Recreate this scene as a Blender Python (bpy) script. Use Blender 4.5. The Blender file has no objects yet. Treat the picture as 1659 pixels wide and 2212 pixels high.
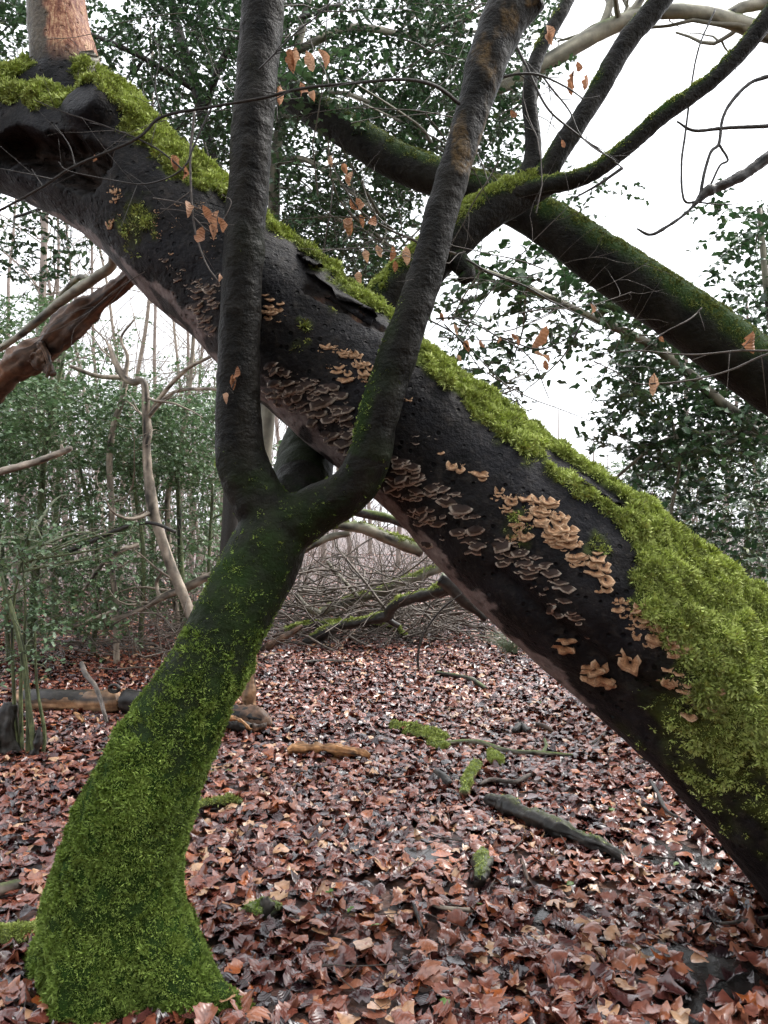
import bpy, bmesh, math
import numpy as np
from mathutils import Vector
from mathutils.bvhtree import BVHTree

# ------------------------------------------------------------------ camera, sky, sun, exposure
F, HOR, CX, EYE = 1671.0, 1135.0, 829.5, 1.5          # focal length / horizon row / centre column of a 1659 x 2212 view
sc = bpy.context.scene
COL = sc.collection
cam_d = bpy.data.cameras.new('camera'); cam = bpy.data.objects.new('camera', cam_d); COL.objects.link(cam)
cam.location = (0, 0, EYE); cam.rotation_euler = (math.pi/2, 0, 0)
cam_d.sensor_fit = 'VERTICAL'; cam_d.sensor_height = 24; cam_d.lens = 24*F/2212
cam_d.shift_y = (HOR-1106)/2212
cam_d.clip_start = 0.05; cam_d.clip_end = 2000
sc.camera = cam

SUN_EL, SUN_AZ = math.radians(52), math.radians(62)     # azimuth from +Y towards +X
w = bpy.data.worlds.new('World'); sc.world = w; w.use_nodes = True
wn = w.node_tree; wn.nodes.clear()
sky = wn.nodes.new('ShaderNodeTexSky'); sky.sky_type = 'NISHITA'; sky.sun_disc = False
sky.sun_elevation = SUN_EL; sky.sun_rotation = SUN_AZ
sky.air_density = 1.0; sky.dust_density = 7.0; sky.ozone_density = 1.0
hs = wn.nodes.new('ShaderNodeHueSaturation'); hs.inputs['Saturation'].default_value = 0.22
mx = wn.nodes.new('ShaderNodeMix'); mx.data_type = 'RGBA'; mx.inputs[0].default_value = 0.55
mx.inputs[7].default_value = (9.0, 9.3, 9.8, 1)          # even overcast layer over the clear sky
bg = wn.nodes.new('ShaderNodeBackground'); bg.inputs['Strength'].default_value = 0.12
wo = wn.nodes.new('ShaderNodeOutputWorld')
wn.links.new(sky.outputs[0], hs.inputs['Color']); wn.links.new(hs.outputs[0], mx.inputs[6])
wn.links.new(mx.outputs[2], bg.inputs['Color']); wn.links.new(bg.outputs[0], wo.inputs['Surface'])
sun_d = bpy.data.lights.new('sun', 'SUN'); sun_d.energy = 1.2; sun_d.angle = math.radians(35); sun_d.color = (1, .965, .91)
sun = bpy.data.objects.new('sun', sun_d); COL.objects.link(sun)
sdir = Vector((math.sin(SUN_AZ)*math.cos(SUN_EL), math.cos(SUN_AZ)*math.cos(SUN_EL), math.sin(SUN_EL)))
sun.rotation_euler = sdir.to_track_quat('Z', 'Y').to_euler()
vs = sc.view_settings
vs.view_transform = 'Standard'; vs.look = 'None'; vs.exposure = 1.42; vs.gamma = 1; vs.use_curve_mapping = False
sc.render.engine = 'CYCLES'
sc.cycles.use_denoising = True; sc.cycles.use_adaptive_sampling = True; sc.cycles.adaptive_threshold = .03
sc.cycles.max_bounces = 4; sc.cycles.diffuse_bounces = 2; sc.cycles.glossy_bounces = 1
sc.cycles.transmission_bounces = 2; sc.cycles.transparent_max_bounces = 4; sc.cycles.volume_bounces = 0
sc.cycles.caustics_reflective = False; sc.cycles.caustics_refractive = False

rng = np.random.default_rng(7)
# ------------------------------------------------------------------ numeric helpers
def P(x, y, d):
    return np.array([(x-CX)/F*d, d, EYE+(HOR-y)/F*d])
def _h(i, j, k, s):
    n = (i*374761393 + j*668265263 + k*2147483647 + s*1274126177) & 0xffffffff
    n = ((n ^ (n >> 13))*1274126177) & 0xffffffff
    n = ((n ^ (n >> 15))*2246822519) & 0xffffffff
    return ((n ^ (n >> 16)) & 0xffffff)/float(0x7fffff) - 1.0
def vnoise(p, scale=1.0, seed=0):
    q = np.asarray(p, float)*scale
    i = np.floor(q).astype(np.int64); f = q-i; f = f*f*(3-2*f)
    r = 0
    for a in (0, 1):
        for b in (0, 1):
            for c in (0, 1):
                wt = (f[:, 0] if a else 1-f[:, 0])*(f[:, 1] if b else 1-f[:, 1])*(f[:, 2] if c else 1-f[:, 2])
                r = r + wt*_h(i[:, 0]+a, i[:, 1]+b, i[:, 2]+c, seed)
    return r
def fbm(p, scale=1.0, octv=4, seed=0, gain=.5):
    r = 0; a = 1; t = 0
    for o in range(octv):
        r = r + a*vnoise(p, scale*2**o, seed+o*17); t += a; a *= gain
    return r/t
def sstep(a, b, x):
    t = np.clip((x-a)/(b-a), 0, 1); return t*t*(3-2*t)
def crom(pts, n):
    pts = np.asarray(pts, float); m = len(pts)
    if m == 2:
        t = np.linspace(0, 1, n)[:, None]; return pts[0]*(1-t)+pts[1]*t
    ext = np.vstack([2*pts[0]-pts[1], pts, 2*pts[-1]-pts[-2]])
    u = np.linspace(0, m-1-1e-9, n); i = u.astype(int); t = (u-i)[:, None]
    a, b, c, d = ext[i], ext[i+1], ext[i+2], ext[i+3]
    return .5*((2*b)+(-a+c)*t+(2*a-5*b+4*c-d)*t*t+(-a+3*b-3*c+d)*t**3)
def unit(v):
    v = np.asarray(v, float); return v/np.maximum(np.linalg.norm(v, axis=-1, keepdims=True), 1e-12)
def frames(c):
    t = unit(np.gradient(c, axis=0)); n = np.zeros_like(t)
    r = np.array([0, 0, 1.]) if abs(t[0, 2]) < .9 else np.array([1., 0, 0])
    v = unit(np.cross(t[0], r)); n[0] = v
    for i in range(1, len(c)):
        v = n[i-1]-t[i]*np.dot(n[i-1], t[i]); n[i] = unit(v)
    return t, n, np.cross(t, n)
def G(px, py):                                            # ground point under a pixel
    d = EYE*F/(py-HOR); p = P(px, py, d); p[2] = H(p[0], p[1]); return p
def H(x, y):
    x = np.asarray(x, float); y = np.asarray(y, float)
    sh = np.broadcast(x, y).shape
    q = np.stack([np.broadcast_to(x, sh).ravel(), np.broadcast_to(y, sh).ravel(), np.zeros(int(np.prod(sh)))], 1)
    z = .030*vnoise(q, .9, 3)+.012*vnoise(q, 2.7, 4)
    far = np.clip((q[:, 1]-9)/30, 0, 1)
    z = z+far*.35*vnoise(q, .12, 5)
    z = z.reshape(sh); return z if sh else float(z)

class MB:                                                 # collects shapes, built as one mesh
    def __init__(s): s.V = []; s.Q = []; s.T = []; s.n = 0; s.A = {}
    def add(s, V, Q=None, T=None, **at):
        V = np.asarray(V, float)
        if Q is not None and len(Q): s.Q.append(np.asarray(Q)+s.n)
        if T is not None and len(T): s.T.append(np.asarray(T)+s.n)
        for k, a in at.items(): s.A.setdefault(k, []).append((s.n, np.broadcast_to(np.asarray(a, float), (len(V),))))
        s.V.append(V); s.n += len(V); return s
    def tube(s, c, r, n=5, cap=True, **at):
        c = np.asarray(c, float); r = np.broadcast_to(np.asarray(r, float), (len(c),))
        t, a, b = frames(c); k = len(c)
        an = np.arange(n)*2*math.pi/n
        V = c[:, None]+r[:, None, None]*(np.cos(an)[None, :, None]*a[:, None]+np.sin(an)[None, :, None]*b[:, None])
        V = V.reshape(-1, 3)
        i, j = np.meshgrid(np.arange(k-1), np.arange(n), indexing='ij')
        Q = np.stack([i*n+j, i*n+(j+1) % n, (i+1)*n+(j+1) % n, (i+1)*n+j], -1).reshape(-1, 4)
        T = None
        if cap:
            V = np.vstack([V, c[0], c[-1]]); m = k*n; j = np.arange(n)
            T = np.vstack([np.stack([np.full(n, m), (j+1) % n, j], 1), np.stack([np.full(n, m+1), (k-1)*n+j, (k-1)*n+(j+1) % n], 1)])
        return s.add(V, Q, T, **at)
    def build(s, name, m, parent=None, smooth=True):
        V = np.vstack(s.V); Q = np.vstack(s.Q) if s.Q else np.zeros((0, 4), int); T = np.vstack(s.T) if s.T else np.zeros((0, 3), int)
        me = mesh(name, V, Q, T, smooth)
        for k, lst in s.A.items():
            arr = np.zeros(len(V))
            for st, a in lst: arr[st:st+len(a)] = a
            attr(me, k, arr)
        return link(name, me, m, parent)
def mesh(name, V, Q, T, smooth=True):
    me = bpy.data.meshes.new(name); nq, nt = len(Q), len(T)
    me.vertices.add(len(V)); me.vertices.foreach_set('co', np.asarray(V, np.float32).ravel())
    me.loops.add(nq*4+nt*3)
    me.loops.foreach_set('vertex_index', np.concatenate([np.asarray(Q).ravel(), np.asarray(T).ravel()]).astype(np.int32))
    me.polygons.add(nq+nt)
    st = np.concatenate([np.arange(nq)*4, nq*4+np.arange(nt)*3]).astype(np.int32)
    me.polygons.foreach_set('loop_start', st)
    me.update(calc_edges=True); me.validate()
    if smooth: me.polygons.foreach_set('use_smooth', np.ones(len(me.polygons), bool))
    return me
def attr(me, k, arr):
    a = me.attributes.new(k, 'FLOAT', 'POINT'); a.data.foreach_set('value', np.asarray(arr, np.float32))
def link(name, me, m=None, parent=None):
    o = bpy.data.objects.new(name, me); COL.objects.link(o)
    if m is not None and not me.materials: me.materials.append(m)
    if parent is not None: o.parent = parent
    return o
def tag(o, label=None, cat=None, group=None, kind=None):
    for k, v in (('label', label), ('category', cat), ('group', group), ('kind', kind)):
        if v: o[k] = v
    return o
def thing(name, label, cat, group=None):
    o = bpy.data.objects.new(name, None); COL.objects.link(o); o.empty_display_size = .1
    return tag(o, label, cat, group)
def rooted(e, p): e.location = tuple(p); return e          # Empty at the base; children are given in world space
def settle():                                             # keep children in place under moved Empties
    for o in COL.objects:
        if o.parent is not None and o.type == 'MESH' and 'local' not in o:
            q = o.parent; v = Vector((0, 0, 0))
            while q is not None:
                if q.type == 'EMPTY': v = v+q.location
                q = q.parent
            o.matrix_parent_inverse = o.parent.matrix_basis.inverted() if o.parent.type == 'EMPTY' else o.matrix_parent_inverse
def pxpath(pts, n=None):
    A = np.array([list(P(x, y, d))+[r*d/F] for x, y, d, r in pts])
    B = crom(A, n or max(8, 6*len(pts))); return B[:, :3], np.maximum(B[:, 3], .0006)
def rotm(n, yaw, tilt, tdir):
    # columns = local x,y,z ; z tilted from up by tilt towards azimuth tdir, spun by yaw
    cz, sz = np.cos(yaw), np.sin(yaw)
    Z = np.zeros((n, 3, 3)); Z[:, 0, 0] = cz; Z[:, 0, 1] = -sz; Z[:, 1, 0] = sz; Z[:, 1, 1] = cz; Z[:, 2, 2] = 1
    ax = np.stack([-np.sin(tdir), np.cos(tdir), 0*tdir], 1); c, s_ = np.cos(tilt), np.sin(tilt)
    K = np.zeros((n, 3, 3)); K[:, 0, 1] = -ax[:, 2]; K[:, 0, 2] = ax[:, 1]; K[:, 1, 0] = ax[:, 2]; K[:, 1, 2] = -ax[:, 0]; K[:, 2, 0] = -ax[:, 1]; K[:, 2, 1] = ax[:, 0]
    R = np.eye(3)[None]+s_[:, None, None]*K+(1-c)[:, None, None]*(K@K)
    return R@Z
def basis(d, up):                                          # local y -> d, local z ~ up
    y = unit(d); z = up-y*np.sum(up*y, -1, keepdims=True); z = unit(z); x = np.cross(y, z)
    return np.stack([x, y, z], -1)
def quat(R):
    m = R; n = len(R); q = np.empty((n, 4)); tr = m[:, 0, 0]+m[:, 1, 1]+m[:, 2, 2]
    K = np.stack([tr, m[:, 0, 0], m[:, 1, 1], m[:, 2, 2]], 1); c = K.argmax(1)
    for k, (i, j, l) in enumerate([(0, 0, 0), (0, 1, 2), (1, 2, 0), (2, 0, 1)]):
        s_ = c == k; M = m[s_]
        if not len(M): continue
        if k == 0:
            w_ = np.sqrt(1+tr[s_])/2; q[s_] = np.stack([w_, (M[:, 2, 1]-M[:, 1, 2])/(4*w_), (M[:, 0, 2]-M[:, 2, 0])/(4*w_), (M[:, 1, 0]-M[:, 0, 1])/(4*w_)], 1)
        else:
            t = np.sqrt(np.maximum(1+M[:, i, i]-M[:, j, j]-M[:, l, l], 1e-9))*2; o = np.empty((len(M), 4))
            o[:, 0] = (M[:, l, j]-M[:, j, l])/t; o[:, 1+i] = t/4; o[:, 1+j] = (M[:, j, i]+M[:, i, j])/t; o[:, 1+l] = (M[:, l, i]+M[:, i, l])/t; q[s_] = o
    return q
_tm = {}
def tmpl_obj(t, m):                                        # one small shape shared by all its instances
    k = (id(t[0]), m.name)
    if k not in _tm:
        me = mesh('shape', t[0], t[1], t[2], True); attr(me, 'u', t[3]); me.materials.append(m); _tm[k] = (bpy.data.objects.new('shape', me), t)
    return _tm[k][0]
class IB:                                                  # collects instances; built as ONE object of kind stuff
    def __init__(s): s.L = []
    @property
    def V(s): return s.L
    def build(s, name, m, parent=None, smooth=True):
        ts = []; 
        for e in s.L:
            if all(e[0] is not x for x in ts): ts.append(e[0])
        pos = np.vstack([e[1] for e in s.L]); R = np.vstack([e[2] for e in s.L]); sc_ = np.concatenate([e[3] for e in s.L]); rn = np.concatenate([e[4] for e in s.L])
        pk = np.concatenate([np.full(len(e[1]), [x is e[0] for x in ts].index(True)) for e in s.L])
        me = bpy.data.meshes.new(name); me.vertices.add(len(pos)); me.vertices.foreach_set('co', pos.astype(np.float32).ravel())
        attr(me, 'scl', sc_); attr(me, 'irnd', np.maximum(rn, .001)); a = me.attributes.new('pick', 'INT', 'POINT'); a.data.foreach_set('value', pk.astype(np.int32))
        a = me.attributes.new('rot', 'QUATERNION', 'POINT'); a.data.foreach_set('value', quat(R).astype(np.float32).ravel())
        o = link(name, me, m, parent); md = o.modifiers.new('scatter', 'NODES'); ng = bpy.data.node_groups.new('scatter', 'GeometryNodeTree'); md.node_group = ng
        ng.interface.new_socket('Geometry', in_out='INPUT', socket_type='NodeSocketGeometry'); ng.interface.new_socket('Geometry', in_out='OUTPUT', socket_type='NodeSocketGeometry')
        N = ng.nodes; L = ng.links; gi = N.new('NodeGroupInput'); go = N.new('NodeGroupOutput'); ip = N.new('GeometryNodeInstanceOnPoints'); ji = N.new('GeometryNodeGeometryToInstance')
        for t in reversed(ts):
            oi = N.new('GeometryNodeObjectInfo'); oi.inputs['Object'].default_value = tmpl_obj(t, m); L.new(oi.outputs['Geometry'], ji.inputs[0])
        def na(nm, ty):
            q = N.new('GeometryNodeInputNamedAttribute'); q.data_type = ty; q.inputs['Name'].default_value = nm; return q.outputs['Attribute']
        L.new(gi.outputs[0], ip.inputs['Points']); L.new(ji.outputs[0], ip.inputs['Instance']); ip.inputs['Pick Instance'].default_value = True
        L.new(na('pick', 'INT'), ip.inputs['Instance Index']); L.new(na('rot', 'QUATERNION'), ip.inputs['Rotation']); L.new(na('scl', 'FLOAT'), ip.inputs['Scale']); L.new(ip.outputs[0], go.inputs[0])
        return o
def scatter(ib, tmpl, pos, R, scl, rnd): 
    if len(pos): ib.L.append((tmpl, pos, R, np.asarray(scl, float), np.asarray(rnd, float)))

# ------------------------------------------------------------------ material helpers
class NT:
    def __init__(s, name):
        s.m = bpy.data.materials.new(name); s.m.use_nodes = True; s.t = s.m.node_tree; s.t.nodes.clear()
        s.o = s.n('OutputMaterial'); s.b = s.n('BsdfPrincipled'); s.t.links.new(s.b.outputs[0], s.o.inputs[0])
        s.tc = s.n('TexCoord').outputs['Object']
    def n(s, ty, **kw):
        nd = s.t.nodes.new('ShaderNode'+ty)
        for k, v in kw.items():
            if k.startswith('_'): setattr(nd, k[1:], v)
        return nd
    def put(s, sock, v):
        if hasattr(v, 'is_output'): s.t.links.new(v, sock)
        elif isinstance(v, (tuple, list)) and len(v) == 3 and sock.type == 'RGBA': sock.default_value = (*v, 1)
        else: sock.default_value = v
    def noise(s, scale, detail=4, rough=.55, vec=None, stretch=None, dist=0):
        nd = s.n('TexNoise'); v = vec if vec is not None else s.tc
        if stretch: v = s.map(v, stretch)
        s.put(nd.inputs['Vector'], v); nd.inputs['Scale'].default_value = scale; nd.inputs['Detail'].default_value = detail
        nd.inputs['Roughness'].default_value = rough; nd.inputs['Distortion'].default_value = dist
        return nd.outputs['Fac']
    def map(s, v, scale):
        m = s.n('Mapping'); s.put(m.inputs['Vector'], v); m.inputs['Scale'].default_value = scale; return m.outputs[0]
    def voro(s, scale, vec=None, feat='F1', out='Distance', rnd=1.0):
        nd = s.n('TexVoronoi'); nd.feature = feat; s.put(nd.inputs['Vector'], vec if vec is not None else s.tc)
        nd.inputs['Scale'].default_value = scale; nd.inputs['Randomness'].default_value = rnd; return nd.outputs[out]
    def ramp(s, fac, stops, mode='LINEAR'):
        nd = s.n('ValToRGB'); s.put(nd.inputs[0], fac); cr = nd.color_ramp; cr.interpolation = mode
        while len(cr.elements) < len(stops): cr.elements.new(.5)
        for e, (p, c) in zip(cr.elements, stops): e.position = p; e.color = (*c, 1) if not np.isscalar(c) else (c, c, c, 1)
        return nd.outputs[0]
    def mix(s, f, a, b, bt='MIX'):
        nd = s.n('Mix'); nd.data_type = 'RGBA'; nd.blend_type = bt
        s.put(nd.inputs[0], f); s.put(nd.inputs[6], a); s.put(nd.inputs[7], b); return nd.outputs[2]
    def math(s, op, a, b=0.0, clamp=False):
        nd = s.n('Math'); nd.operation = op; nd.use_clamp = clamp; s.put(nd.inputs[0], a); s.put(nd.inputs[1], b); return nd.outputs[0]
    def at(s, name):
        nd = s.n('Attribute'); nd.attribute_name = name; return nd.outputs['Fac']
    def rnd(s):
        nd = s.n('Attribute'); nd.attribute_type = 'INSTANCER'; nd.attribute_name = 'irnd'; return s.math('ADD', s.at('rnd'), nd.outputs['Fac'])
    def world(s): s.tc = s.n('NewGeometry').outputs['Position']; return s
    def bump(s, h, strength=.5, dist=.01, nrm=None):
        nd = s.n('Bump'); nd.inputs['Strength'].default_value = strength; nd.inputs['Distance'].default_value = dist
        s.put(nd.inputs['Height'], h)
        if nrm is not None: s.put(nd.inputs['Normal'], nrm)
        return nd.outputs[0]
    def done(s, col, rough=.5, nrm=None, spec=.5, **kw):
        s.put(s.b.inputs['Base Color'], col); s.put(s.b.inputs['Roughness'], rough); s.put(s.b.inputs['Specular IOR Level'], spec)
        if nrm is not None: s.put(s.b.inputs['Normal'], nrm)
        for k, v in kw.items(): s.put(s.b.inputs[k.replace('_', ' ')], v)
        return s.m

# --- bark of the two big stems: attributes carry moss, pale crust, rot, stripped wood, ochre lichen
def bark_mat(name, dark, mid, holes, moss_c):
    s = NT(name)
    n1 = s.noise(9, 6, .65); n2 = s.noise(60, 4, .6); n3 = s.noise(3, 3)
    c = s.ramp(n1, [(.34, tuple(.6*x for x in dark)), (.55, mid), (.72, tuple(2.4*x for x in mid))])
    c = s.mix(s.ramp(n2, [(.52, .0), (.75, .6)]), c, (.020, .017, .013))
    h = s.math('ADD', s.math('MULTIPLY', n2, .5), s.math('MULTIPLY', n1, .9))
    if holes:                                              # beetle holes and short weathering cracks
        v1 = s.voro(24); msk = s.ramp(s.noise(4, 2), [(.40, 0.), (.5, 1.)])
        hole = s.math('MULTIPLY', s.ramp(v1, [(.16, 1.), (.24, 0.)]), msk)
        pale = s.math('MULTIPLY', s.ramp(s.voro(55), [(.08, 1.), (.16, 0.)]), s.ramp(s.noise(9, 2), [(.5, 0.), (.6, .8)])); c = s.mix(pale, c, (.10, .085, .065))
        c = s.mix(s.ramp(s.noise(28, 6, .75), [(.52, 0.), (.68, .75)]), c, (.040, .034, .028))
        c = s.mix(hole, c, (.002, .002, .002)); h = s.math('SUBTRACT', h, s.math('MULTIPLY', hole, 3.0))
        wet = s.ramp(n3, [(.45, 0.), (.62, 1.)])
        c = s.mix(s.math('MULTIPLY', wet, .35), c, (.018, .019, .025))  # bluish sky sheen of the wet bark, put into the colour in patches
    else:                                                  # fine horizontal wrinkles and lenticels
        wr = s.noise(16, 4, .6, stretch=(1, 1, 1.6)); h = s.math('ADD', h, s.math('MULTIPLY', wr, .7))
        c = s.mix(s.ramp(s.noise(7, 4, .6, stretch=(2.5, 2.5, .4)), [(.45, .0), (.75, .6)]), c, (.017, .0145, .010))
        sp = s.voro(75); c = s.mix(s.math('MULTIPLY', s.ramp(sp, [(.1, 1.), (.2, 0.)]), .4), c, (.05, .043, .03))
    k = s.noise(130, 3, .7)
    c = s.mix(s.at('ochre'), c, s.ramp(n2, [(.35, (.03, .022, .012)), (.65, (.16, .10, .04))]))
    c = s.mix(s.at('wood'), c, s.mix(s.ramp(s.noise(5, 3), [(.4, 0.), (.65, .7)]), s.ramp(s.noise(34, 6, .75, stretch=(2.5, 2.5, .16)), [(.36, (.09, .03, .022)), (.5, (.26, .115, .07)), (.64, (.55, .36, .21))]), (.13, .05, .04)))
    c = s.mix(s.at('grey'), c, s.ramp(n2, [(.3, (.05, .041, .032)), (.7, (.14, .115, .085))]))
    c = s.mix(s.at('crust'), c, s.ramp(s.noise(22, 5, .7), [(.3, (.085, .066, .062)), (.55, (.20, .165, .155)), (.75, (.31, .27, .25))]))
    c = s.mix(s.at('rot'), c, s.ramp(s.noise(18, 5, .7, stretch=(.4, 1, 3)), [(.35, (.006, .005, .004)), (.7, (.035, .022, .016))]))
    c = s.mix(s.at('moss'), c, s.ramp(k, [(.3, tuple(.55*x for x in moss_c)), (.75, moss_c)]))
    rough = s.math('ADD', .30, s.math('MULTIPLY', n1, .35))
    rough = s.math('ADD', rough, s.math('MULTIPLY', s.at('moss'), .5), True)
    return s.done(c, rough, s.bump(h, .9, .015), .085)
M_TRUNK = bark_mat('wet_dead_beech_bark', (.0045, .0043, .0046), (.012, .011, .0115), True, (.13, .17, .03))
M_FORK = bark_mat('wet_smooth_beech_bark', (.0045, .0045, .0042), (.012, .011, .0095), False, (.03, .065, .012))

def moss_mat(name, stops):
    s = NT(name).world()
    big = s.noise(4.5, 3); c = s.ramp(s.math('ADD', s.math('MULTIPLY', s.rnd(), .6), s.math('MULTIPLY', big, .4)), stops)
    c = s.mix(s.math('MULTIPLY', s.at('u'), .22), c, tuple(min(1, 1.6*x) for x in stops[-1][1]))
    return s.done(c, .6, None, .25, Subsurface_Weight=0.0)
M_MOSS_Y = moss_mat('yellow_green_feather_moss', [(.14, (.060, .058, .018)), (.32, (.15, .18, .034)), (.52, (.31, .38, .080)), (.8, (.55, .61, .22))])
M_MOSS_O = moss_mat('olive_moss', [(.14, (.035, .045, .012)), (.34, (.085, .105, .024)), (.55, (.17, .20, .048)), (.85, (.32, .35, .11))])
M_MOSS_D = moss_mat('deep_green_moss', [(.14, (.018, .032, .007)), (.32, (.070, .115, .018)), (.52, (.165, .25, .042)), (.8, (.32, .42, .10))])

def leaf_mat(name, stops, rough=.35, spec=.5, trans=0.0, vein=.0, nscale=35):
    s = NT(name).world()
    c = s.ramp(s.rnd(), stops)
    c = s.mix(s.math('MULTIPLY', s.ramp(s.noise(nscale, 4, .65), [(.42, 0.), (.7, 1.)]), .45), c, tuple(.45*x for x in stops[0][1]))
    nrm = None
    if vein:
        wv = s.math('SINE', s.math('MULTIPLY', s.at('u'), 46)); nrm = s.bump(wv, vein, .004)
    m = s.done(c, rough, nrm, spec)
    if trans:
        tr = s.n('BsdfTranslucent'); s.put(tr.inputs[0], c); ms = s.n('MixShader'); ms.inputs[0].default_value = trans
        s.t.links.new(s.b.outputs[0], ms.inputs[1]); s.t.links.new(tr.outputs[0], ms.inputs[2]); s.t.links.new(ms.outputs[0], s.o.inputs[0])
    return m
M_LITTER = leaf_mat('wet_fallen_leaf', [(0, (.020, .009, .011)), (.22, (.058, .021, .021)), (.42, (.125, .038, .030)), (.6, (.22, .064, .036)), (.75, (.28, .105, .072)), (.87, (.38, .155, .090)), (.95, (.42, .11, .030)), (1, (.56, .34, .20))], .22, .85, 0, .08)
M_BRONZE = leaf_mat('dry_bronze_beech_leaf', [(0, (.34, .15, .075)), (.5, (.48, .24, .13)), (1, (.60, .37, .24))], .5, .3, .35, .5)
M_HOLLY = leaf_mat('glossy_holly_leaf', [(0, (.020, .048, .021)), (.4, (.045, .102, .040)), (.75, (.085, .165, .066)), (.95, (.15, .25, .10)), (1, (.22, .26, .08))], .28, .6, .22)
M_HOLLY_L = leaf_mat('sparse_understorey_leaf', [(0, (.045, .09, .04)), (.5, (.12, .21, .09)), (.9, (.21, .31, .15)), (1, (.30, .37, .16))], .3, .6, .25)
M_GREENLEAF = leaf_mat('fresh_green_leaf', [(0, (.10, .20, .04)), (1, (.28, .42, .14))], .4, .4, .2)

def wood_mat(name, a, b, scale=25, rough=.6, stretch=None, mossy=True):
    s = NT(name); n = s.noise(scale, 5, .65, stretch=stretch); n2 = s.noise(4, 3)
    c = s.ramp(n, [(.3, a), (.7, b)])
    gr = s.at('grain'); c = s.mix(1.0, c, s.math('MAXIMUM', s.math('ADD', 1.0, s.math('MULTIPLY', gr, 1.9)), .12), 'MULTIPLY')
    if mossy: c = s.mix(s.at('moss'), c, s.ramp(s.noise(90, 3), [(.3, (.045, .075, .012)), (.7, (.14, .18, .035))]))
    return s.done(c, rough, s.bump(n, .6, .008), .4)
M_DARKWOOD = wood_mat('wet_dark_wood', (.010, .009, .008), (.040, .034, .028), rough=.45)
M_TWIG = wood_mat('thin_twig_bark', (.045, .036, .030), (.11, .09, .075), 60)
M_TWIG_D = wood_mat('dark_twig_bark', (.016, .014, .012), (.045, .038, .032), 60)
M_PALE = wood_mat('pale_bare_stem', (.16, .13, .10), (.34, .285, .225), 12)
M_GREYBARK = wood_mat('grey_green_beech_bark', (.11, .105, .08), (.24, .22, .165), 8)
M_ROTWOOD = wood_mat('brown_rotten_wood', (.030, .017, .011), (.15, .082, .048), 16, .55, (1, 1, 1))
M_ORANGE = wood_mat('orange_rotten_wood', (.16, .07, .028), (.42, .22, .09), 18, .6)
M_TANWOOD = wood_mat('tan_bare_wood', (.10, .052, .028), (.34, .20, .105), 14, .5)
M_GREENSTEM = wood_mat('green_holly_stem', (.045, .060, .025), (.12, .14, .06), 40)
M_BRUSH = wood_mat('weathered_brushwood', (.035, .028, .023), (.19, .155, .125), 5)
M_FAR = wood_mat('far_bare_tree_bark', (.17, .135, .115), (.31, .255, .22), 3, .8, mossy=False)

def fungus_mat(name, stops):
    s = NT(name)
    r = s.at('u'); r = s.math('ADD', r, s.math('MULTIPLY', s.math('SUBTRACT', s.noise(45, 3), .5), .22))
    c = s.ramp(r, stops); c = s.mix(s.ramp(s.noise(110, 4, .7), [(.42, 0.), (.68, .75)]), c, stops[1][1])
    c = s.mix(s.math('MULTIPLY', s.ramp(s.math('SINE', s.math('MULTIPLY', r, 26)), [(.1, 0.), (.9, 1.)]), .3), c, stops[1][1])
    return s.done(c, .7, s.bump(s.noise(140, 3), .4, .003), .3)
M_FUNG_D = fungus_mat('dark_zoned_bracket', [(0, (.008, .005, .004)), (.35, (.020, .010, .007)), (.6, (.036, .019, .013)), (.76, (.055, .032, .022)), (.85, (.42, .35, .28)), (1, (.62, .54, .45))])
M_FUNG_T = fungus_mat('tan_bracket', [(0, (.035, .016, .008)), (.2, (.13, .058, .026)), (.4, (.36, .19, .09)), (.75, (.52, .31, .17)), (1, (.68, .48, .31))])

s = NT('leaf_mould_ground')
n = s.noise(14, 6, .7); v = s.voro(22, out='Color'); sp = s.n('SeparateColor'); s.put(sp.inputs[0], v)
c = s.ramp(sp.outputs[0], [(0, (.022, .013, .012)), (.4, (.065, .030, .024)), (.75, (.14, .060, .042)), (1, (.24, .12, .08))])
c = s.mix(s.ramp(n, [(.4, 0.), (.7, .7)]), c, (.018, .013, .011))
M_GROUND = s.done(c, .4, s.bump(s.math('ADD', n, s.voro(22)), .6, .03), .5)
s = NT('wet_mud'); n = s.noise(16, 6, .65); M_MUD = s.done(s.ramp(n, [(.35, (.008, .007, .007)), (.7, (.03, .023, .02))]), s.ramp(n, [(.35, .06), (.7, .4)]), s.bump(n, .35, .02), .6)

# ------------------------------------------------------------------ ground
xs = np.concatenate([np.linspace(-400, -12, 24)[:-1], np.linspace(-12, 12, 161), np.linspace(12, 400, 24)[1:]])
ys = np.concatenate([np.linspace(-60, 0, 8)[:-1], np.linspace(0, 18, 121), np.linspace(18, 900, 40)[1:]])
X, Y = np.meshgrid(xs, ys); Z = H(X, Y)
i, j = np.meshgrid(np.arange(len(ys)-1), np.arange(len(xs)-1), indexing='ij'); k = len(xs)
Q = np.stack([i*k+j, i*k+j+1, (i+1)*k+j+1, (i+1)*k+j], -1).reshape(-1, 4)
ground = link('ground', mesh('ground', np.stack([X, Y, Z], -1).reshape(-1, 3), Q, np.zeros((0, 3), int)), M_GROUND)
tag(ground, 'dark damp leaf mould woodland floor', 'ground', kind='structure')

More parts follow.
